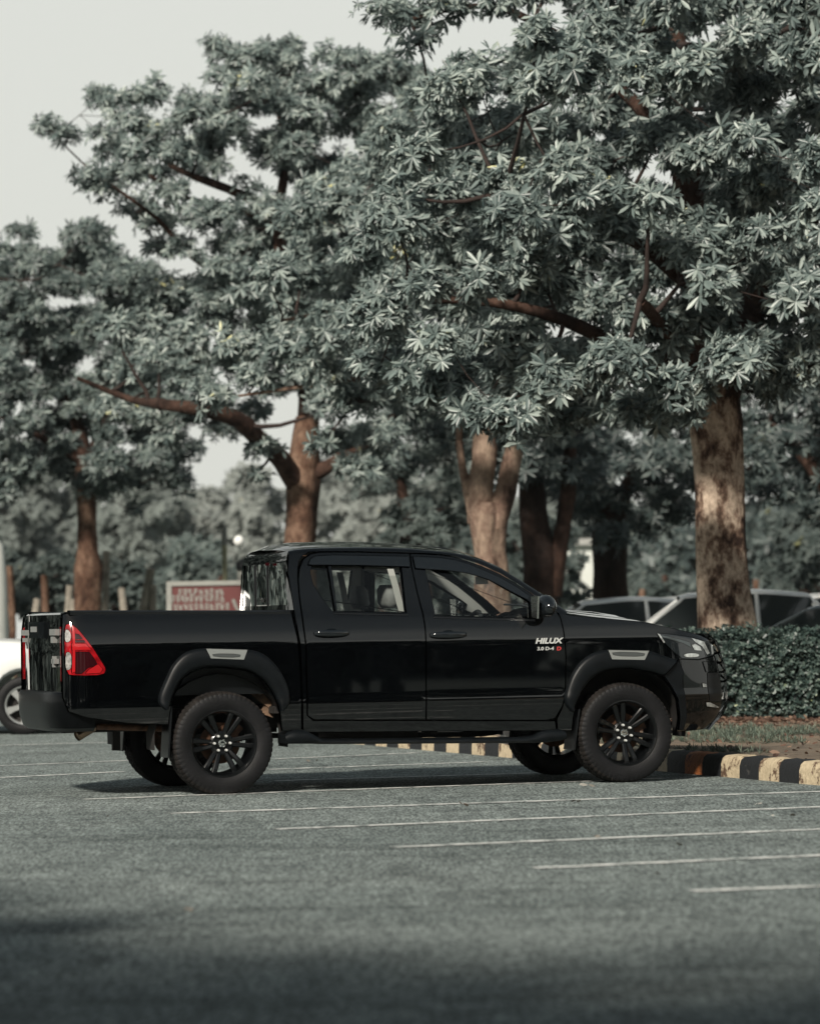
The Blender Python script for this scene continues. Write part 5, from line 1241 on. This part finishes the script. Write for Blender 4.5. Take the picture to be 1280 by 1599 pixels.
for ri, (zc, x0_, x1_, hh) in enumerate([(zt_-.17, -wS*.36, wS*.12, .10), (zt_-.28, -wS*.44, wS*.16, .13), (zt_-.42, -wS*.47, wS*.20, .13), (zt_-.56, -wS*.47, wS*.2, .10), (zt_-.70, -wS*.4, wS*.2, .10)]):
    mb = MB(); x = x0_
    while x < x1_:
        for k in range(2): mb.box((x+k*.03, -.022, zc+rw.uniform(-.01, .01)), (.018, .012, hh*rw.uniform(.6, 1)), Matrix.Rotation(rw.uniform(-.3, .3), 3, 'Y'))
        mb.box((x+.02, -.0225, zc+rw.choice((-.4, .4, 0))*hh), (.05, .010, .018)); x += rw.uniform(.07, .095)
    mb.build('lettering', SIGNWHITE, sg, smooth=False)
mb = MB(); mb.tube([(wS*.24, -.02, zt_-.30), (wS*.27, -.02, zt_-.42), (wS*.30, -.02, zt_-.50), (wS*.34, -.02, zt_-.46), (wS*.37, -.02, zt_-.36), (wS*.42, -.02, zt_-.33)], .03, 6); mb.build('arrow_mark', SIGNWHITE, sg)
q = D(373, 845, 62); lp = empty('light_gap_globe', (q.x, 62, 0), 0, 'slim post with a white globe added for a gap of light above the red sign', 'stand-in')  # globe and post added for a round gap of light
mb = MB(); mb.lathe([(q.z-.10, 0), (q.z-.09, .05), (q.z-.05, .085), (q.z, .10), (q.z+.05, .085), (q.z+.09, .05), (q.z+.10, 0)], 20, axis='Z'); mb.build('globe', simple('globe_white', (.85, .86, .83), .3), lp)
mb = MB(); mb.tube([(0, 0, 0), (0, 0, q.z-.09)], .022, 8); mb.build('pole', simple('globe_pole_grey', (.13, .15, .14), .5), lp)
q = D(350, 822, 66); pp = empty('marker_pole', (q.x, 66, 0), 0, 'thin yellowish pole with a white top left of the white globe', 'pole')
mb = MB(); mb.tube([(0, 0, 0), (0, 0, q.z-.35)], .05, 10); mb.build('shaft', simple('pole_cream', (.34, .33, .22), .6), pp); mb = MB(); mb.tube([(0, 0, q.z-.35), (0, 0, q.z)], .055, 10); mb.build('top_band', SIGNWHITE, pp)
q = D(379, 874, 60); pp = empty('placeholder', (q.x, 60, 0), 0, 'white bollard with a black cap, for an unclear shape half hidden by the cab', 'placeholder')  # capped post stands in for an unclear white and black shape
mb = MB(); mb.lathe([(0, .0), (0, .10), (q.z-.24, .10), (q.z-.2, .085)], 16, axis='Z'); mb.build('shaft', SIGNWHITE, pp); mb = MB(); mb.lathe([(q.z-.2, .085), (q.z-.16, .12), (q.z-.05, .12), (q.z, .06), (q.z, 0)], 16, axis='Z'); mb.build('cap', TRIM, pp)
Yb = 108.0; a, b_ = D(872, 852, Yb), D(965, 852, Yb); bd = empty('white_building', ((a.x+b_.x)/2, Yb, 0), 0, 'low white walled building glimpsed between the dark trunks', 'building')
mb = MB(); mb.box((0, 2.5, a.z/2), (b_.x-a.x, 5, a.z)); mb.build('wall', BWALL, bd, smooth=False)
mb = MB(); mb.box((0, 2.5, a.z+.10), (b_.x-a.x+.5, 5.5, .2)); mb.build('roof', simple('roof_slab', (.35, .35, .33), .8), bd, smooth=False)
for px in (900, 930): v = D(px, 900, Yb); mb = MB(); mb.box((v.x-(a.x+b_.x)/2, -.03, 1.3), (.16, .05, 2.6)); mb.build('column', simple('column_grey', (.20, .22, .21), .8), bd, smooth=False)
# white wall at the very left edge
v = D(-14, 900, 72); wl_ = empty('white_pillar', (v.x, 72, 0), 0, 'pale rounded pillar cut by the left edge of the photo', 'pillar')
zt_ = D(0, 835, 72).z; mb = MB(); mb.lathe([(0, .0), (0, .36), (zt_*.7, .34), (zt_*.93, .26), (zt_, .10), (zt_, 0)], 20, axis='Z'); mb.build('shaft', BWALL, wl_)
# ================================================================== TREES BEHIND THE CAMERA (a row mirrored in the paint; others added for shade and dark reflections)
r9 = random.Random(77)
def rear_tree(x, y, h, rad, seed, lab, trunk_h):
    rr = random.Random(seed); cl = []
    for i in range(52):
        a = rr.uniform(0, 6.28); q = rr.random()**.5*rad; cl.append((Vector((x+q*math.cos(a), y+q*math.sin(a), trunk_h+(h-trunk_h)*rr.random()*(1-.35*(q/rad)))), (rad*.33, rad*.33, (h-trunk_h)*.18), 62))
    tree(lab, [(Vector((x, y, 0)), .4), (Vector((x, y, trunk_h*.5)), .32), (Vector((x, y, trunk_h+1)), .28)], [[(Vector((x, y, trunk_h)), .2), (Vector((x+rr.uniform(-2, 2), y, h*.8)), .08)]], cl, seed, leafsize=.42, leaf=LEAF_REAR, bark=BARK3, group='trees on the camera side of the parking lot', nl=(5, 7), wide=1.6)
REAR = [(-19, -12, 9.5, 5.5, .3), (-9.5, -16, 9.5, 5.8, .3), (1.5, -18, 9.5, 5.8, .3), (10, -17, 9, 5.8, .3), (17.5, -13, 8.5, 5.8, .3), (24.5, -7.5, 8.5, 5.5, .3), (31, 0, 8.5, 5.2, .3), (-28, -2, 9, 5, .3), (-33, 9, 9, 5, .3)]
RL = ['fourth from its left end', 'fifth from its left end', 'middle one', 'fourth from its right end', 'third from its right end', 'last but one on the right', 'last on the right', 'last but one on the left', 'last on the left']
for i, (x, y, h, rd, th_) in enumerate(REAR): rear_tree(x, y, h, rd, 300+i, 'broadleaf tree in the row behind the camera, %s' % RL[i], th_)
# unseen trees added to shade the near foreground (trunks beside the camera, crowns overhead)
for i, (x, y, l) in enumerate([(-13.0, 1.0, 'well left of the camera'), (-7.0, .6, 'just left of the camera'), (-1.9, -1.2, 'beside the camera'), (5.0, .6, 'just right of the camera'), (-1.8, -5.6, 'right behind the camera'), (-9.8, 5.0, 'left of the near asphalt')]): rear_tree(x, y, 7.6, 5.0 if i < 5 else 4.0, 401+i, 'unseen added tree %s, crown placed to shade the near asphalt' % l, 4.3)
for i, (x, y, h, rd, l) in enumerate([(7.4, 8.0, 5.8, 3.4, 'right'), (-7.2, 9.0, 5.4, 3.2, 'left')]): rear_tree(x, y, h, rd, 421+i, 'low bushy tree added for shade, %s of the near asphalt, crown down to the ground' % l, .3)  # unseen low trees, added to keep sky light off the near asphalt
for i, (x, y, h, rd, l) in enumerate([(19, 44, 9, 5.5, 'nearest'), (27, 36, 9.5, 5.5, 'widest set'), (24, 58, 10, 6, 'farthest')]): rear_tree(x, y, h, rd, 431+i, 'dark tree right of the frame added to darken the truck nose, the %s one' % l, .3)  # unseen trees, added as a dark reflection for the truck nose
# trees out of the frame at the left, mirrored in the tailgate and the back window
for i, (x, y, h, rd) in enumerate([(-15, 52, 9, 4.5), (-22, 60, 10, 5), (-30, 70, 11, 5.5), (-15.5, 72, 10, 5), (-24, 82, 11, 5.5), (-38, 86, 12, 6)]): rear_tree(x, y, h, rd, 501+i, 'broadleaf tree left of the frame, mirrored in the truck tailgate, number %s counted outwards' % ['one', 'two', 'three', 'four', 'five', 'six'][i], .3)
# ================================================================== HAZE
mh = bpy.data.materials.new('haze_air'); mh.use_nodes = True; t = mh.node_tree; t.nodes.clear()
vo = t.nodes.new('ShaderNodeVolumePrincipled'); vo.inputs['Color'].default_value = (.86, .90, .87, 1); vo.inputs['Density'].default_value = .0003; vo.inputs['Anisotropy'].default_value = .6
oo = t.nodes.new('ShaderNodeOutputMaterial'); t.links.new(vo.outputs[0], oo.inputs['Volume'])
mb = MB(); mb.box((0, 60, 9.5), (260, 300, 21)); o = mb.build('haze', mh, None, smooth=False); tag(o, kind='stuff')
